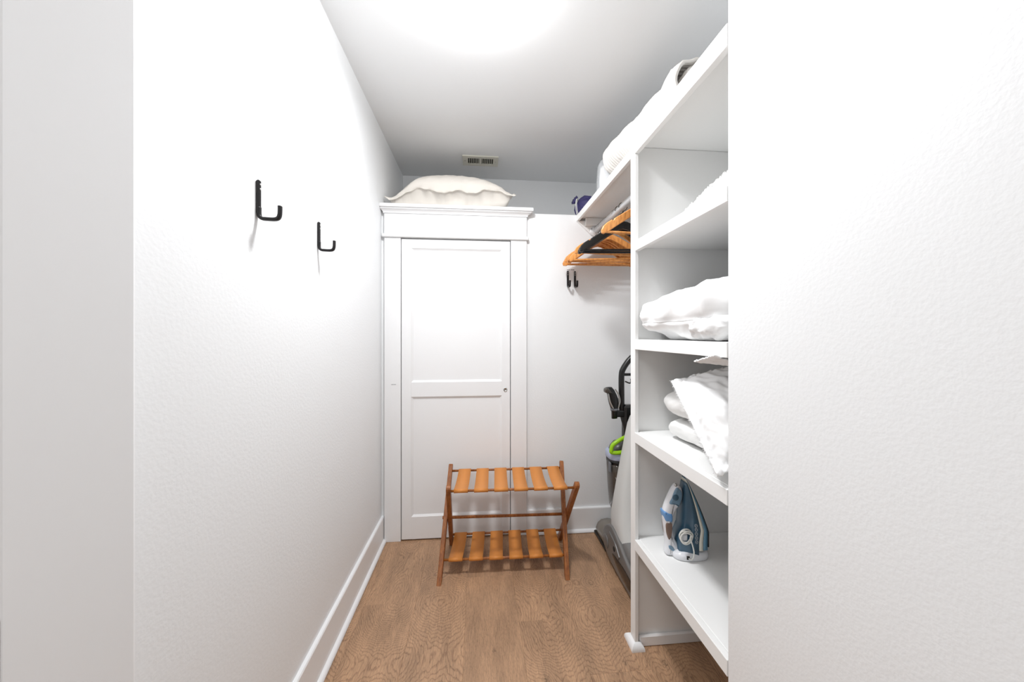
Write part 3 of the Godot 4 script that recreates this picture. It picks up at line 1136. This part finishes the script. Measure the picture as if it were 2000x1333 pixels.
	st = new_st()
	bx(st, 0.825, 0.97, 0.60, 0.82, 1.965, 2.02, 0.012, o)
	part("neck", st, M.black_plastic, t)
	st = new_st()
	bx(st, 0.83, 0.97, 0.985, 1.0, 1.99, 2.01, 0.004, o)
	part("crossbar", st, M.black_plastic, hd)
	st = new_st()
	tube(st, spline([V(0.835, 0.955, 1.985) - o, V(0.86, 0.945, 1.98) - o, V(0.868, 0.955, 1.98) - o, V(0.866, 0.97, 1.98) - o], 4), 0.004, 8)
	part("cord_hook", st, M.black_plastic, hd)
	# hand tool clipped beside the handle
	st = new_st()
	rings = []
	for e in [[0.745, 0.772, 0.016], [0.785, 0.772, 0.017], [0.79, 0.772, 0.020], [0.80, 0.772, 0.021], [0.806, 0.771, 0.021], [0.83, 0.768, 0.026], [0.855, 0.764, 0.028], [0.88, 0.757, 0.025], [0.905, 0.745, 0.024], [0.922, 0.737, 0.018]]:
		rings.append(ellipse_ring(V(e[1], e[0], 1.985) - o, Vector3(e[2], 0.1 * e[2], 0), Vector3(0, 0, e[2] * 0.9), 2.6, 24))
	loft(st, rings, 1)
	var ht := part("hand_tool", st, M.black_plastic, t, "black hand tool with clear rim")
	st = new_st()
	rings = []
	for e in [[0.893, 0.734, 0.020, 1.97], [0.900, 0.724, 0.020, 1.968], [0.912, 0.720, 0.016, 1.966], [0.920, 0.718, 0.010, 1.966]]:
		rings.append(ellipse_ring(V(e[1], e[0], e[3]) - o, Vector3(e[2], 0, 0), Vector3(0, 0, 0.02), 3.0, 20))
	loft(st, rings, 1)
	part("tool_mouth", st, M.smoke, ht)
	st = new_st()
	tube(st, spline([V(0.728, 0.89, 1.962) - o, V(0.735, 0.85, 1.958) - o, V(0.748, 0.82, 1.96) - o, V(0.757, 0.806, 1.962) - o], 5), 0.004, 8)
	part("clear_rim", st, M.steel, ht)
	st = new_st()
	tube(st, spline([V(0.768, 0.915, 1.965) - o, V(0.784, 0.89, 1.962) - o, V(0.794, 0.85, 1.96) - o, V(0.788, 0.812, 1.962) - o], 5), 0.004, 8)
	part("clear_rim", st, M.steel, ht)
	st = new_st()
	lathe(st, V(0.772, 0.790, 1.985) - o, Vector3.UP, [[0.0225, 0.0], [0.0225, 0.012]], 24)
	part("tool_ring", st, M.latch, ht)
	st = new_st()
	bx(st, 0.775, 0.835, 0.752, 0.788, 1.975, 2.0, 0.005, o)
	part("tool_clip", st, M.black_plastic, ht)

func iron():
	var t := thing("steam_iron", V(0.671, 0.4255, 1.245), "blue and white steam iron standing on its heel, cord coiled at its side", "iron")
	t.basis = Basis(Vector3(0.999, 0, 0.047), Vector3.UP, Vector3(-0.047, 0, 0.999)).scaled(Vector3.ONE * 0.92)
	# u: handle -> soleplate, v: up, w: towards the viewer
	var HX := Transform3D(Basis(Vector3(1.13, 0, 0), Vector3.UP, Vector3(0, 0, 1)), Vector3(-0.0106, 0, 0))
	var boat := func(v: float) -> float:
		var k := clampf((v - 0.10) / 0.212, 0.0, 1.0)
		return 0.059 * pow(maxf(1.0 - pow(k, 2.5), 0.0), 0.66)
	var sole := func(v: float) -> float:
		return 0.076 + 0.35 * (0.311 - maxf(v, 0.118))
	# shells between two distances from the soleplate: [name, from, to, width from, width to, v0, v1, material]
	var shell_part := func(called: String, t0: float, t1: float, w0: float, w1: float, v0: float, v1: float, m: Material, label := "") -> MeshInstance3D:
		var st := new_st()
		var rings := []
		var n := 26
		for i in n + 1:
			var v := lerpf(v0, v1, float(i) / n)
			var b: float = boat.call(v)
			var u: float = sole.call(v)
			var s := clampf((0.312 - v) / 0.24, 0.04, 1.0)      # flatter towards the tip
			var ring := PackedVector3Array()
			var ua := u - t0 * s
			var ub := u - t1 * s
			var a: float = maxf(b * w0, 0.0006)
			var c: float = maxf(b * w1, 0.0005)
			for q in [[ua, -a], [ua, 0.0], [ua, a], [lerpf(ua, ub, 0.5), lerpf(a, c, 0.45)], [lerpf(ua, ub, 0.9), c * 1.02], [ub, c * 0.9], [ub, 0.0], [ub, -c * 0.9], [lerpf(ua, ub, 0.9), -c * 1.02], [lerpf(ua, ub, 0.5), -lerpf(a, c, 0.45)]]:
				ring.append(Vector3(q[0], v, q[1]))
			rings.append(ring)
		loft(st, rings, 1)
		return part(called, st, m, t, label)
	shell_part.call("soleplate", -0.001, 0.003, 1.03, 1.03, 0.058, 0.305, M.black_metal, "dark soleplate edge")
	shell_part.call("skirt", 0.003, 0.020, 1.0, 0.98, 0.045, 0.302, M.iron_blue, "steel blue skirt")
	shell_part.call("trim_band", 0.020, 0.034, 0.97, 0.93, 0.04, 0.298, M.vent, "cream trim band")
	shell_part.call("water_tank", 0.034, 0.100, 0.92, 0.60, 0.012, 0.285, M.iron_teal, "translucent dark teal water tank")
	# heel
	var st := new_st()
	var rings := []
	for e in [[0.0, 0.091, 0.066, 0.053], [0.004, 0.092, 0.070, 0.057], [0.016, 0.092, 0.070, 0.0575], [0.023, 0.093, 0.067, 0.0555], [0.030, 0.098, 0.055, 0.045]]:
		rings.append(ellipse_ring(Vector3(e[1], e[0], 0), Vector3(e[2], 0, 0), Vector3(0, 0, -e[3]), 3.2, 36))
	loft(st, rings, 1)
	var heel := part("heel", st, M.iron_white, t, "white heel")
	st = new_st()
	box(st, Vector3(0.066, 0.016, 0.0562), Vector3(0.011, 0.013, 0.004), 0.001)
	part("cord_socket", st, M.dark, heel)
	# handle: outline in (u, v)
	var ho := smooth2([Vector2(0.012, 0.004), Vector2(0.045, 0.0), Vector2(0.060, 0.010), Vector2(0.054, 0.04), Vector2(0.040, 0.07), Vector2(0.034, 0.11), Vector2(0.036, 0.15), Vector2(0.048, 0.18), Vector2(0.062, 0.20), Vector2(0.070, 0.232), Vector2(0.066, 0.262), Vector2(0.052, 0.276), Vector2(0.038, 0.262), Vector2(0.022, 0.228), Vector2(0.010, 0.195), Vector2(0.004, 0.165), Vector2(0.006, 0.12), Vector2(0.011, 0.08), Vector2(0.012, 0.04)], 4)
	st = new_st()
	slab(st, ho, 0.040, 0.014, HX, 5, 1)
	var hd := part("handle", st, M.iron_white, t, "white handle")
	st = new_st()
	slab(st, smooth2([Vector2(0.009, 0.128), Vector2(0.018, 0.131), Vector2(0.029, 0.127), Vector2(0.029, 0.10), Vector2(0.025, 0.076), Vector2(0.019, 0.066), Vector2(0.014, 0.076), Vector2(0.010, 0.10)], 4), 0.043, 0.003, HX, 3, 1)
	part("grip_inset", st, M.iron_brown, hd, "brown grip inset")
	st = new_st()
	slab(st, smooth2([Vector2(0.002, 0.172), Vector2(0.016, 0.170), Vector2(0.030, 0.164), Vector2(0.030, 0.135), Vector2(0.018, 0.136), Vector2(0.007, 0.140)], 4), 0.044, 0.006, HX, 3, 1)
	part("steam_button", st, M.iron_button, hd, "pale blue steam buttons")
	st = new_st()
	slab(st, smooth2([Vector2(0.062, 0.254), Vector2(0.050, 0.268), Vector2(0.040, 0.258), Vector2(0.028, 0.228), Vector2(0.020, 0.205), Vector2(0.040, 0.200), Vector2(0.052, 0.192), Vector2(0.060, 0.21), Vector2(0.065, 0.235)], 4), 0.044, 0.006, HX, 3, 1)
	part("nose_pod", st, M.iron_pale, hd, "grey-blue nose pod")
	st = new_st()
	lathe(st, HX * Vector3(0.040, 0.231, 0.0215), Vector3(0, 0, 1), [[0.012, 0.0], [0.012, 0.0015], [0.010, 0.0025], [0.0, 0.003]], 24)
	part("dial", st, M.iron_teal, hd)
	st = new_st()
	lathe(st, HX * Vector3(0.046, 0.274, 0.010), Vector3(-0.3, 0.8, 0.5), [[0.006, 0.0], [0.005, 0.004], [0.0, 0.006]], 16)
	part("spray_tip", st, M.steel, hd)
	st = new_st()
	slab(st, smooth2([Vector2(0.018, 0.043), Vector2(0.028, 0.042), Vector2(0.037, 0.030), Vector2(0.038, 0.020), Vector2(0.028, 0.023), Vector2(0.019, 0.031)], 4), 0.0415, 0.002, HX, 2, 1)
	part("cuff_patch", st, M.iron_pale, hd)
	# icons printed on the tank: thin rings
	for k in 5:
		st = new_st()
		var v := 0.136 - 0.0155 * k
		var c := Vector3(0.098 + 0.0006 * k, v, 0.0535)
		var pts := []
		for j in 16:
			var g := TAU * j / 16
			pts.append(c + Vector3(cos(g) * 0.0048, sin(g) * 0.0058, -sin(g) * 0.001))
		tube(st, pts, 0.0006, 5, true)
		tube(st, [c + Vector3(-0.0015, -0.0015, 0), c + Vector3(0.0012, 0.0018, 0)], 0.0007, 5)
		part("icon", st, M.iron_white, t)
	# cord, coiled against the tank
	st = new_st()
	var cp := []
	var cc := Vector3(0.058, 0.096, 0.050)
	for k in 120:
		var g := TAU * k / 24.0 + 0.7
		var rr := 0.026 + 0.0035 * sin(k * 0.37) - 0.00006 * k
		cp.append(cc + Vector3(cos(g) * rr * 0.98 + 0.002 * sin(k * 0.21), sin(g) * rr, 0.003 + 0.0022 * sin(k * 0.53) + 0.00008 * k))
	for q in [Vector3(0.070, 0.096, 0.063), Vector3(0.077, 0.072, 0.065), Vector3(0.084, 0.044, 0.064), Vector3(0.083, 0.022, 0.063), Vector3(0.075, 0.012, 0.062), Vector3(0.067, 0.015, 0.057)]:
		cp.append(q)
	tube(st, spline(cp, 2), 0.0026, 8)
	var cd := part("cord", st, M.cord, t, "white cord wound in a coil")
	st = new_st()
	box(st, Vector3(0.056, 0.092, 0.050), Vector3(0.018, 0.026, 0.012), 0.004)
	part("plug", st, M.iron_white, cd)

func textiles():
	var nz := noise(77, 1.0, 3)
	var nz2 := noise(91, 1.0, 2)
	# ---- cream pillow on the ledge
	var o := V(-0.165, 1.968, 2.44)
	var t := thing("pillow", o, "plump cream pillow with frayed seam lying on the ledge above the cupboard", "pillow")
	var st := new_st()
	var pillow := func(u: float, v: float, s: float) -> Vector3:
		var a := minf(absf(u) / 0.95, 1.0)
		var b := minf(absf(v) / 0.90, 1.0)
		var h := pow((1.0 - pow(a, 2.2)) * (1.0 - pow(b, 2.2)), 0.55)
		var cr := absf(u) * absf(v)
		var x := u * 0.372 * (1.0 - 0.10 * (1.0 - v * v) * a * a * 0.6 + 0.06 * cr)
		var d := v * 0.232 * (1.0 - 0.07 * (1.0 - u * u) * b + 0.05 * cr)
		var edge := nz.get_noise_2d(u * 4.0, v * 4.0) * 0.016 * smoothstep(0.6, 1.0, maxf(a, b))
		# wavy droop of the seam along the front
		if v < 0.0:
			edge += 0.009 * sin(u * 11.0 + 0.6 + sin(u * 5.0)) * smoothstep(0.7, 1.0, b) - 0.012 * smoothstep(0.85, 1.0, absf(v))
		var mid := 0.150 + edge - 0.060 * smoothstep(0.55, 1.0, a) * (1.0 if u < 0 else 0.25)
		var wr := nz.get_noise_2d(u * 5.0 + 9.0, v * 5.0) * 0.008
		if s > 0:
			return Vector3(x, mid + 0.0025 + 0.150 * h + wr * h, -d)
		var q := smoothstep(0.0, 0.45, h)
		return Vector3(x * (1.0 - 0.05 * q), maxf(mid - 0.0025 - 0.18 * pow(h, 0.6) + wr * h, 0.001), -d * (1.0 - 0.12 * q))
	puff(st, pillow, 64, 44)
	var body := part("pillow_body", st, M.cream, t)
	# frayed seam: short threads joined into one fringe
	st = new_st()
	var rr := RandomNumberGenerator.new()
	rr.seed = 5
	for k in 150:
		var u := -1.0 + 2.0 * k / 149.0
		var p: Vector3 = pillow.call(u, -1.0, 1.0)
		var e := p + Vector3(rr.randf_range(-0.003, 0.003), rr.randf_range(-0.006, 0.001), rr.randf_range(0.002, 0.007))
		tube(st, [p, e], 0.0007, 4)
	var fr := part("frayed_edge", st, M.cream, t)
	fr.set_meta("kind", "stuff")
	# ---- drawstring bag
	o = V(0.690, 1.968, 2.27)
	t = thing("drawstring_bag", o, "small navy drawstring pouch lying on the ledge at the end of the shelf", "bag")
	st = new_st()
	var rings := []
	var ax := Vector3(-0.86, 0.42, 0.25).normalized()
	var ay := Vector3.UP.cross(ax).normalized()
	var az := ax.cross(ay)
	var prof := [[-0.095, 0.012], [-0.088, 0.048], [-0.06, 0.074], [-0.02, 0.080], [0.02, 0.073], [0.045, 0.055], [0.060, 0.032], [0.068, 0.015], [0.074, 0.012], [0.082, 0.020], [0.094, 0.026]]
	for e in prof:
		var r := PackedVector3Array()
		var pleat := smoothstep(0.0, 0.06, e[0]) * 0.16
		for j in 48:
			var g := TAU * j / 48
			var q: float = e[1] * (1.0 + pleat * sin(g * 9.0 + e[0] * 20.0) + 0.08 * nz.get_noise_2d(cos(g) * 1.5 + 3.0, sin(g) * 1.5 + e[0] * 14.0))
			var p: Vector3 = ax * e[0] + ay * cos(g) * q + az * sin(g) * q + Vector3(0, 0.078, 0)
			p.y = maxf(p.y, 0.001)
			r.append(p)
		rings.append(r)
	loft(st, rings, 1)
	part("pouch", st, M.navy, t)
	st = new_st()
	var nk := ax * 0.074 + Vector3(0, 0.078, 0)
	var ringp := []
	for j in 20:
		var g := TAU * j / 20
		ringp.append(nk + ay * cos(g) * 0.0145 + az * sin(g) * 0.0145)
	tube(st, ringp, 0.002, 6, true)
	var cordp := [nk + Vector3(0, 0, 0.014), nk + Vector3(-0.015, -0.004, 0.05), nk + Vector3(-0.024, -0.03, 0.068), nk + Vector3(-0.024, -0.075, 0.070), nk + Vector3(-0.016, -0.112, 0.070), nk + Vector3(-0.008, -0.122, 0.071), nk + Vector3(-0.010, -0.110, 0.072), nk + Vector3(-0.018, -0.07, 0.072), nk + Vector3(-0.020, -0.03, 0.071), nk + Vector3(-0.010, 0.0, 0.05), nk + Vector3(0.004, 0.004, 0.014)]
	tube(st, spline(cordp, 5), 0.0021, 6)
	part("drawcord", st, M.cord, t)
	# ---- clear storage box with folded fabric
	o = V(0.848, 1.9645, 1.665)
	t = thing("storage_box", o, "clear plastic storage box with grey latches under the rolled quilt", "storage box")
	st = new_st()
	for e in [[-0.16, 0.16, 0.0, 0.004, -0.17, 0.17], [-0.16, -0.157, 0.0, 0.064, -0.17, 0.17], [0.157, 0.16, 0.0, 0.064, -0.17, 0.17], [-0.157, 0.157, 0.0, 0.064, -0.17, -0.167], [-0.157, 0.157, 0.0, 0.064, 0.167, 0.17]]:
		box(st, Vector3((e[0] + e[1]) / 2, (e[2] + e[3]) / 2, -(e[4] + e[5]) / 2), Vector3(e[1] - e[0], e[3] - e[2], e[5] - e[4]), 0.0)
	part("tub", st, M.clear, t, "clear plastic tub")
	st = new_st()
	box(st, Vector3(0, 0.070, 0), Vector3(0.332, 0.012, 0.352), 0.004)
	part("lid", st, M.iron_white, t, "white lid")
	for d in [0.145]:
		st = new_st()
		box(st, Vector3(-0.166, 0.056, -d), Vector3(0.010, 0.042, 0.022), 0.004)
		part("latch", st, M.latch, t, "grey latch")
	o = V(0.848, 1.9688, 1.665)
	st = new_st()
	for k in 2:
		rings = []
		for i in 9:
			var x := -0.145 + 0.29 * i / 8.0
			rings.append(ellipse_ring(Vector3(x, 0.013 + 0.024 * k + 0.002 * sin(i * 1.3 + k), 0), Vector3(0, 0.0105, 0), Vector3(0, 0, 0.155), 3.0, 20))
		loft(st, rings, 1)
	solo("folded_fabric", o, st, M.taupe, "taupe patterned fabric folded inside the clear storage box", "fabric")
	# ---- zip bag standing at the far end of the shelf
	o = V(0.80, 1.9645, 1.895)
	t = thing("bedding_bag", o, "clear plastic zip bag with white bedding, standing at the shelf's far end", "bag")
	st = new_st()
	rings = []
	for e in [[0.001, 0.95], [0.02, 1.0], [0.10, 1.0], [0.17, 0.98], [0.195, 0.93], [0.203, 0.85]]:
		rings.append(ellipse_ring(Vector3(0, e[0], 0), Vector3(0.158 * e[1], 0, 0), Vector3(0, 0, 0.042 * e[1]), 5.0, 32))
	loft(st, rings, 1)
	part("clear_cover", st, M.clear, t)
	st = new_st()
	rings = []
	for e in [[0.004, 0.85], [0.02, 0.95], [0.10, 0.96], [0.165, 0.93], [0.185, 0.80]]:
		rings.append(ellipse_ring(Vector3(0, e[0], 0), Vector3(0.15 * e[1], 0, 0), Vector3(0, 0, 0.038 * e[1]), 4.0, 32))
	loft(st, rings, 1)
	part("bedding", st, M.white_cloth, t)
	# ---- rolled quilt: spiral sheet with cross ribs
	o = V(0.745, 2.0415, 1.55)
	st = new_st()
	var NT := 96
	var NS := 420
	var quilt := func(u: float, v: float, s: float) -> Vector3:
		var k := (u + 1.0) / 2.0              # 0 near end .. 1 far end
		var q := (v + 1.0) / 2.0              # 0 outside flap .. 1 core
		var d := lerpf(1.185, 1.845, k)
		var cx := lerpf(0.775, 0.742, k) + 0.012 * sin(k * 5.0)
		var cy := lerpf(2.100, 2.140, smoothstep(0.12, 0.5, k)) + 0.006 * sin(k * 9.0)
		var R := lerpf(0.114, 0.084, smoothstep(0.0, 0.45, k)) + 0.004 * nz.get_noise_2d(k * 6.0, 2.0)
		if k > 0.97:
			R *= 1.0 - 4.0 * pow(k - 0.97, 1.0)
		var g := -1.9 - q * TAU * 2.35
		var rad := R * (1.0 - 0.80 * q) * (1.0 + 0.07 * sin(g * 2.0 + k * 3.0 + 1.0) + 0.12 * nz.get_noise_2d(cos(g) * 1.2 + q * 2.0, k * 4.0))
		var rib := absf(sin(d * PI / 0.0175))
		rad += s * (0.0035 + 0.0042 * rib)
		var p := V(cx + cos(g) * rad * 1.02, cy + sin(g) * rad * 0.92, d + 0.030 * cos(g) * (1.0 - k) * 0.8 + 0.02 * nz.get_noise_2d(q * 5.0, 7.0) * (1.0 - k))
		var floor_y := 1.9855 if d < 1.495 else 2.0415
		if d > 1.43 and d < 1.495:
			floor_y = lerpf(1.9855, 2.0415, (d - 1.43) / 0.065)
		p.y = maxf(p.y, floor_y)
		return p - o
	puff(st, quilt, NS, NT)
	solo("rolled_quilt", o, st, M.quilt, "long rolled ivory quilt with fine cross ribs lying on the top shelf", "quilt")
	# ---- nubby throw on the second shelf from the top
	o = V(0.80, 1.587, 0.99)
	st = new_st()
	var throw := func(u: float, v: float, s: float) -> Vector3:
		var e := pow((1.0 - pow(absf(u), 3.0)) * (1.0 - pow(absf(v), 3.0)), 0.5)
		var x := u * 0.165
		var d := v * 0.150
		var tall := lerpf(0.105, 0.035, smoothstep(-1.0, 1.0, v + 0.15 * u))
		tall += 0.014 * nz.get_noise_2d(u * 2.2 + 3.0, v * 2.6)
		var nub := nz2.get_noise_2d(u * 17.0, v * 17.0) * 0.022 + nz.get_noise_2d(u * 60.0, v * 60.0) * 0.003
		var fold := 0.010 * absf(sin((v + 0.3 * u) * 7.0))
		if s > 0:
			return Vector3(x * (0.96 + 0.05 * e) - 0.004 * nub, 0.002 + (tall + fold) * e + nub * e, -d)
		return Vector3(x, 0.0005, -d)
	puff(st, throw, 110, 110)
	solo("throw_blanket", o, st, M.nub, "nubby off-white throw heaped on the shelf below the top one", "blanket")
	# ---- white comforter on the middle shelf
	o = V(0.80, 1.2035, 1.09)
	t = thing("comforter", o, "puffy white comforter stuffed onto the middle shelf, bulging past its edge", "comforter")
	st = new_st()
	rings = []
	for i in 61:
		var k := i / 60.0
		var d := lerpf(0.842, 1.350, k)
		var end := pow(clampf(minf(k, 1.0 - k) / 0.13, 0.0, 1.0), 0.5)
		var r := PackedVector3Array()
		for j in 72:
			var g := TAU * j / 72
			var cxx := signf(cos(g)) * pow(absf(cos(g)), 0.75)
			var syy := signf(sin(g)) * pow(absf(sin(g)), 0.75)
			var hh := 0.086 + 0.014 * nz.get_noise_2d(k * 3.0, cos(g) * 1.3) + 0.012 * sin(k * 4.0 + 0.5)
			var fold := 0.012 * nz2.get_noise_2d(k * 2.6 + g * 0.35, g * 0.9) + 0.006 * (1.0 - 2.0 * absf(nz2.get_noise_2d(k * 2.2 - g * 0.8 + 5.0, g * 0.5)))
			var rx := 0.197 * (0.55 + 0.45 * end) + fold
			var ry := hh * (0.35 + 0.65 * end) + fold * 0.8
			var x := cxx * rx
			if g > PI * 0.93 and g < PI * 1.12:
				x += 0.008 * exp(-pow((g - PI * 1.05) / 0.06, 2.0))
			var y := 0.086 + syy * ry
			x = clampf(x, -0.212, 0.215)
			if y < 0.0015:
				y = 0.0015
			r.append(V(o.x + x, o.y + y, d + 0.012 * nz.get_noise_2d(g * 2.0, k * 5.0) * (1.0 - end)) - o)
		rings.append(r)
	loft(st, rings, 1)
	part("cover", st, M.white_cloth, t)
	var rings_keep := rings
	st = new_st()
	rings = []
	for i in 25:
		var k := i / 24.0
		var end := pow(clampf(minf(k, 1.0 - k) / 0.2, 0.0, 1.0), 0.5)
		var r := PackedVector3Array()
		for j in 40:
			var g := TAU * j / 40
			var w := 1.0 + 0.20 * nz2.get_noise_2d(g * 2.0 + 4.0, k * 4.0)
			r.append(Vector3(-0.150 + 0.05 * cos(g) * w * (0.4 + 0.6 * end), maxf(0.0015, 0.040 + 0.040 * sin(g) * w * (0.3 + 0.7 * end)), 0.235 - 0.145 * k))
		rings.append(r)
	loft(st, rings, 1)
	part("folded_corner", st, M.white_cloth, t)
	st = new_st()
	var sm := []
	for i in range(4, 57):
		sm.append(rings_keep[i][38] + Vector3(-0.0005, 0, 0))
	tube(st, sm, 0.0018, 6)
	part("seam", st, M.white_cloth, t)
	# ---- two folded towels on the fourth shelf
	for e in [[0.8425, 0.078, 0.835, 1.150, 0.06, "lower of the two folded white towels behind the leaning pillow"], [0.9215, 0.098, 0.820, 1.165, -0.05, "upper of the two folded white towels behind the leaning pillow"]]:
		o = V(e[2], e[0], e[3])
		st = new_st()
		rings = []
		for i in 25:
			var k := i / 24.0
			var end := pow(clampf(minf(k, 1.0 - k) / 0.12, 0.0, 1.0), 0.5)
			var r := PackedVector3Array()
			for j in 48:
				var g := TAU * j / 48
				var cxx := signf(cos(g)) * pow(absf(cos(g)), 0.55)
				var syy := signf(sin(g)) * pow(absf(sin(g)), 0.8)
				var w := 1.0 + 0.05 * nz.get_noise_2d(g * 1.2 + e[0] * 9.0, k * 3.0)
				var y: float = e[1] / 2.0 + syy * e[1] * 0.5 * w * (0.5 + 0.5 * end)
				r.append(Vector3(cxx * 0.135 * w * (0.86 + 0.14 * end), clampf(y, 0.001, e[1] - 0.001), 0.135 - 0.27 * k))
			rings.append(r)
		loft(st, rings, 1)
		var tw := solo("folded_towel", o, st, M.terry, e[5], "towel", "towels on the fourth shelf")
		tw.rotation.y = e[4]
	# ---- leaning pillow: bilinear patch between four corners
	var A := V(0.632, 1.068, 1.130)
	var B := V(0.590, 0.868, 0.838)
	var C := V(0.87, 1.150, 1.02)
	var D := V(0.83, 0.98, 0.832)
	o = V(0.74, 0.8425, 0.96)
	t = thing("pillow", o, "white pillow with flanged frayed edge leaning over the folded towels", "pillow")
	st = new_st()
	var nn := (B - A).cross(C - A).normalized()
	if nn.x > 0:
		nn = -nn
	var lean := func(u: float, v: float, s: float) -> Vector3:
		var a := (u + 1.0) / 2.0
		var b := (v + 1.0) / 2.0
		var p := A.lerp(B, a).lerp(C.lerp(D, a), b)
		var ea := minf(absf(u) / 0.90, 1.0)
		var eb: float = minf(absf(v) / 0.86, 1.0)
		var h := pow((1.0 - pow(ea, 2.4)) * (1.0 - pow(eb, 2.4)), 0.55)
		var wr := nz2.get_noise_2d(u * 1.0 + v * 1.2, v * 2.6 - u * 2.2) * 0.014
		var fl := nz2.get_noise_2d(u * 7.0, v * 7.0) * 0.010 * smoothstep(0.85, 1.0, maxf(ea, eb))
		p += nn * (s * (0.0022 + 0.066 * h) + wr * h + fl)
		p.z = minf(p.z, -0.838)
		p.y = maxf(p.y, 0.8445)
		p.y = minf(p.y, 1.1625)
		if p.x > 0.60 and p.y > 1.158:
			p.y = 1.158
		return p - o
	puff(st, lean, 64, 64)
	part("pillow_body", st, M.white_cloth, t)
	st = new_st()
	for k in 90:
		var u := -1.0 + 2.0 * k / 89.0
		var p: Vector3 = lean.call(u, -1.0, 1.0)
		tube(st, [p, p + Vector3(rr.randf_range(-0.006, -0.001), rr.randf_range(-0.004, 0.002), rr.randf_range(-0.004, 0.002))], 0.0007, 4)
	var f2 := part("frayed_edge", st, M.white_cloth, t)
	f2.set_meta("kind", "stuff")
	# ---- corner of another pillow poking out under the middle shelf
	o = V(0.65, 1.10, 0.88)
	st = new_st()
	var poke := func(u: float, v: float, s: float) -> Vector3:
		var a := (u + 1.0) / 2.0
		var b := (v + 1.0) / 2.0
		var p := V(lerpf(0.583, 0.72, b), 1.148, lerpf(0.925, 0.838, a) - 0.015 * b)
		p.y += 0.022 * a * (1.0 - b) * (1.0 - b) - 0.010 * b
		p.y += s * (0.002 + 0.006 * (1.0 - u * u) * b) + 0.004 * nz2.get_noise_2d(u * 4.0, v * 4.0)
		if p.x > 0.6:
			p.y = minf(p.y, 1.1615)
		return p - o
	puff(st, poke, 24, 24)
	solo("pillow", o, st, M.white_cloth, "frayed corner of a white pillow sticking out just beneath the middle shelf", "pillow")
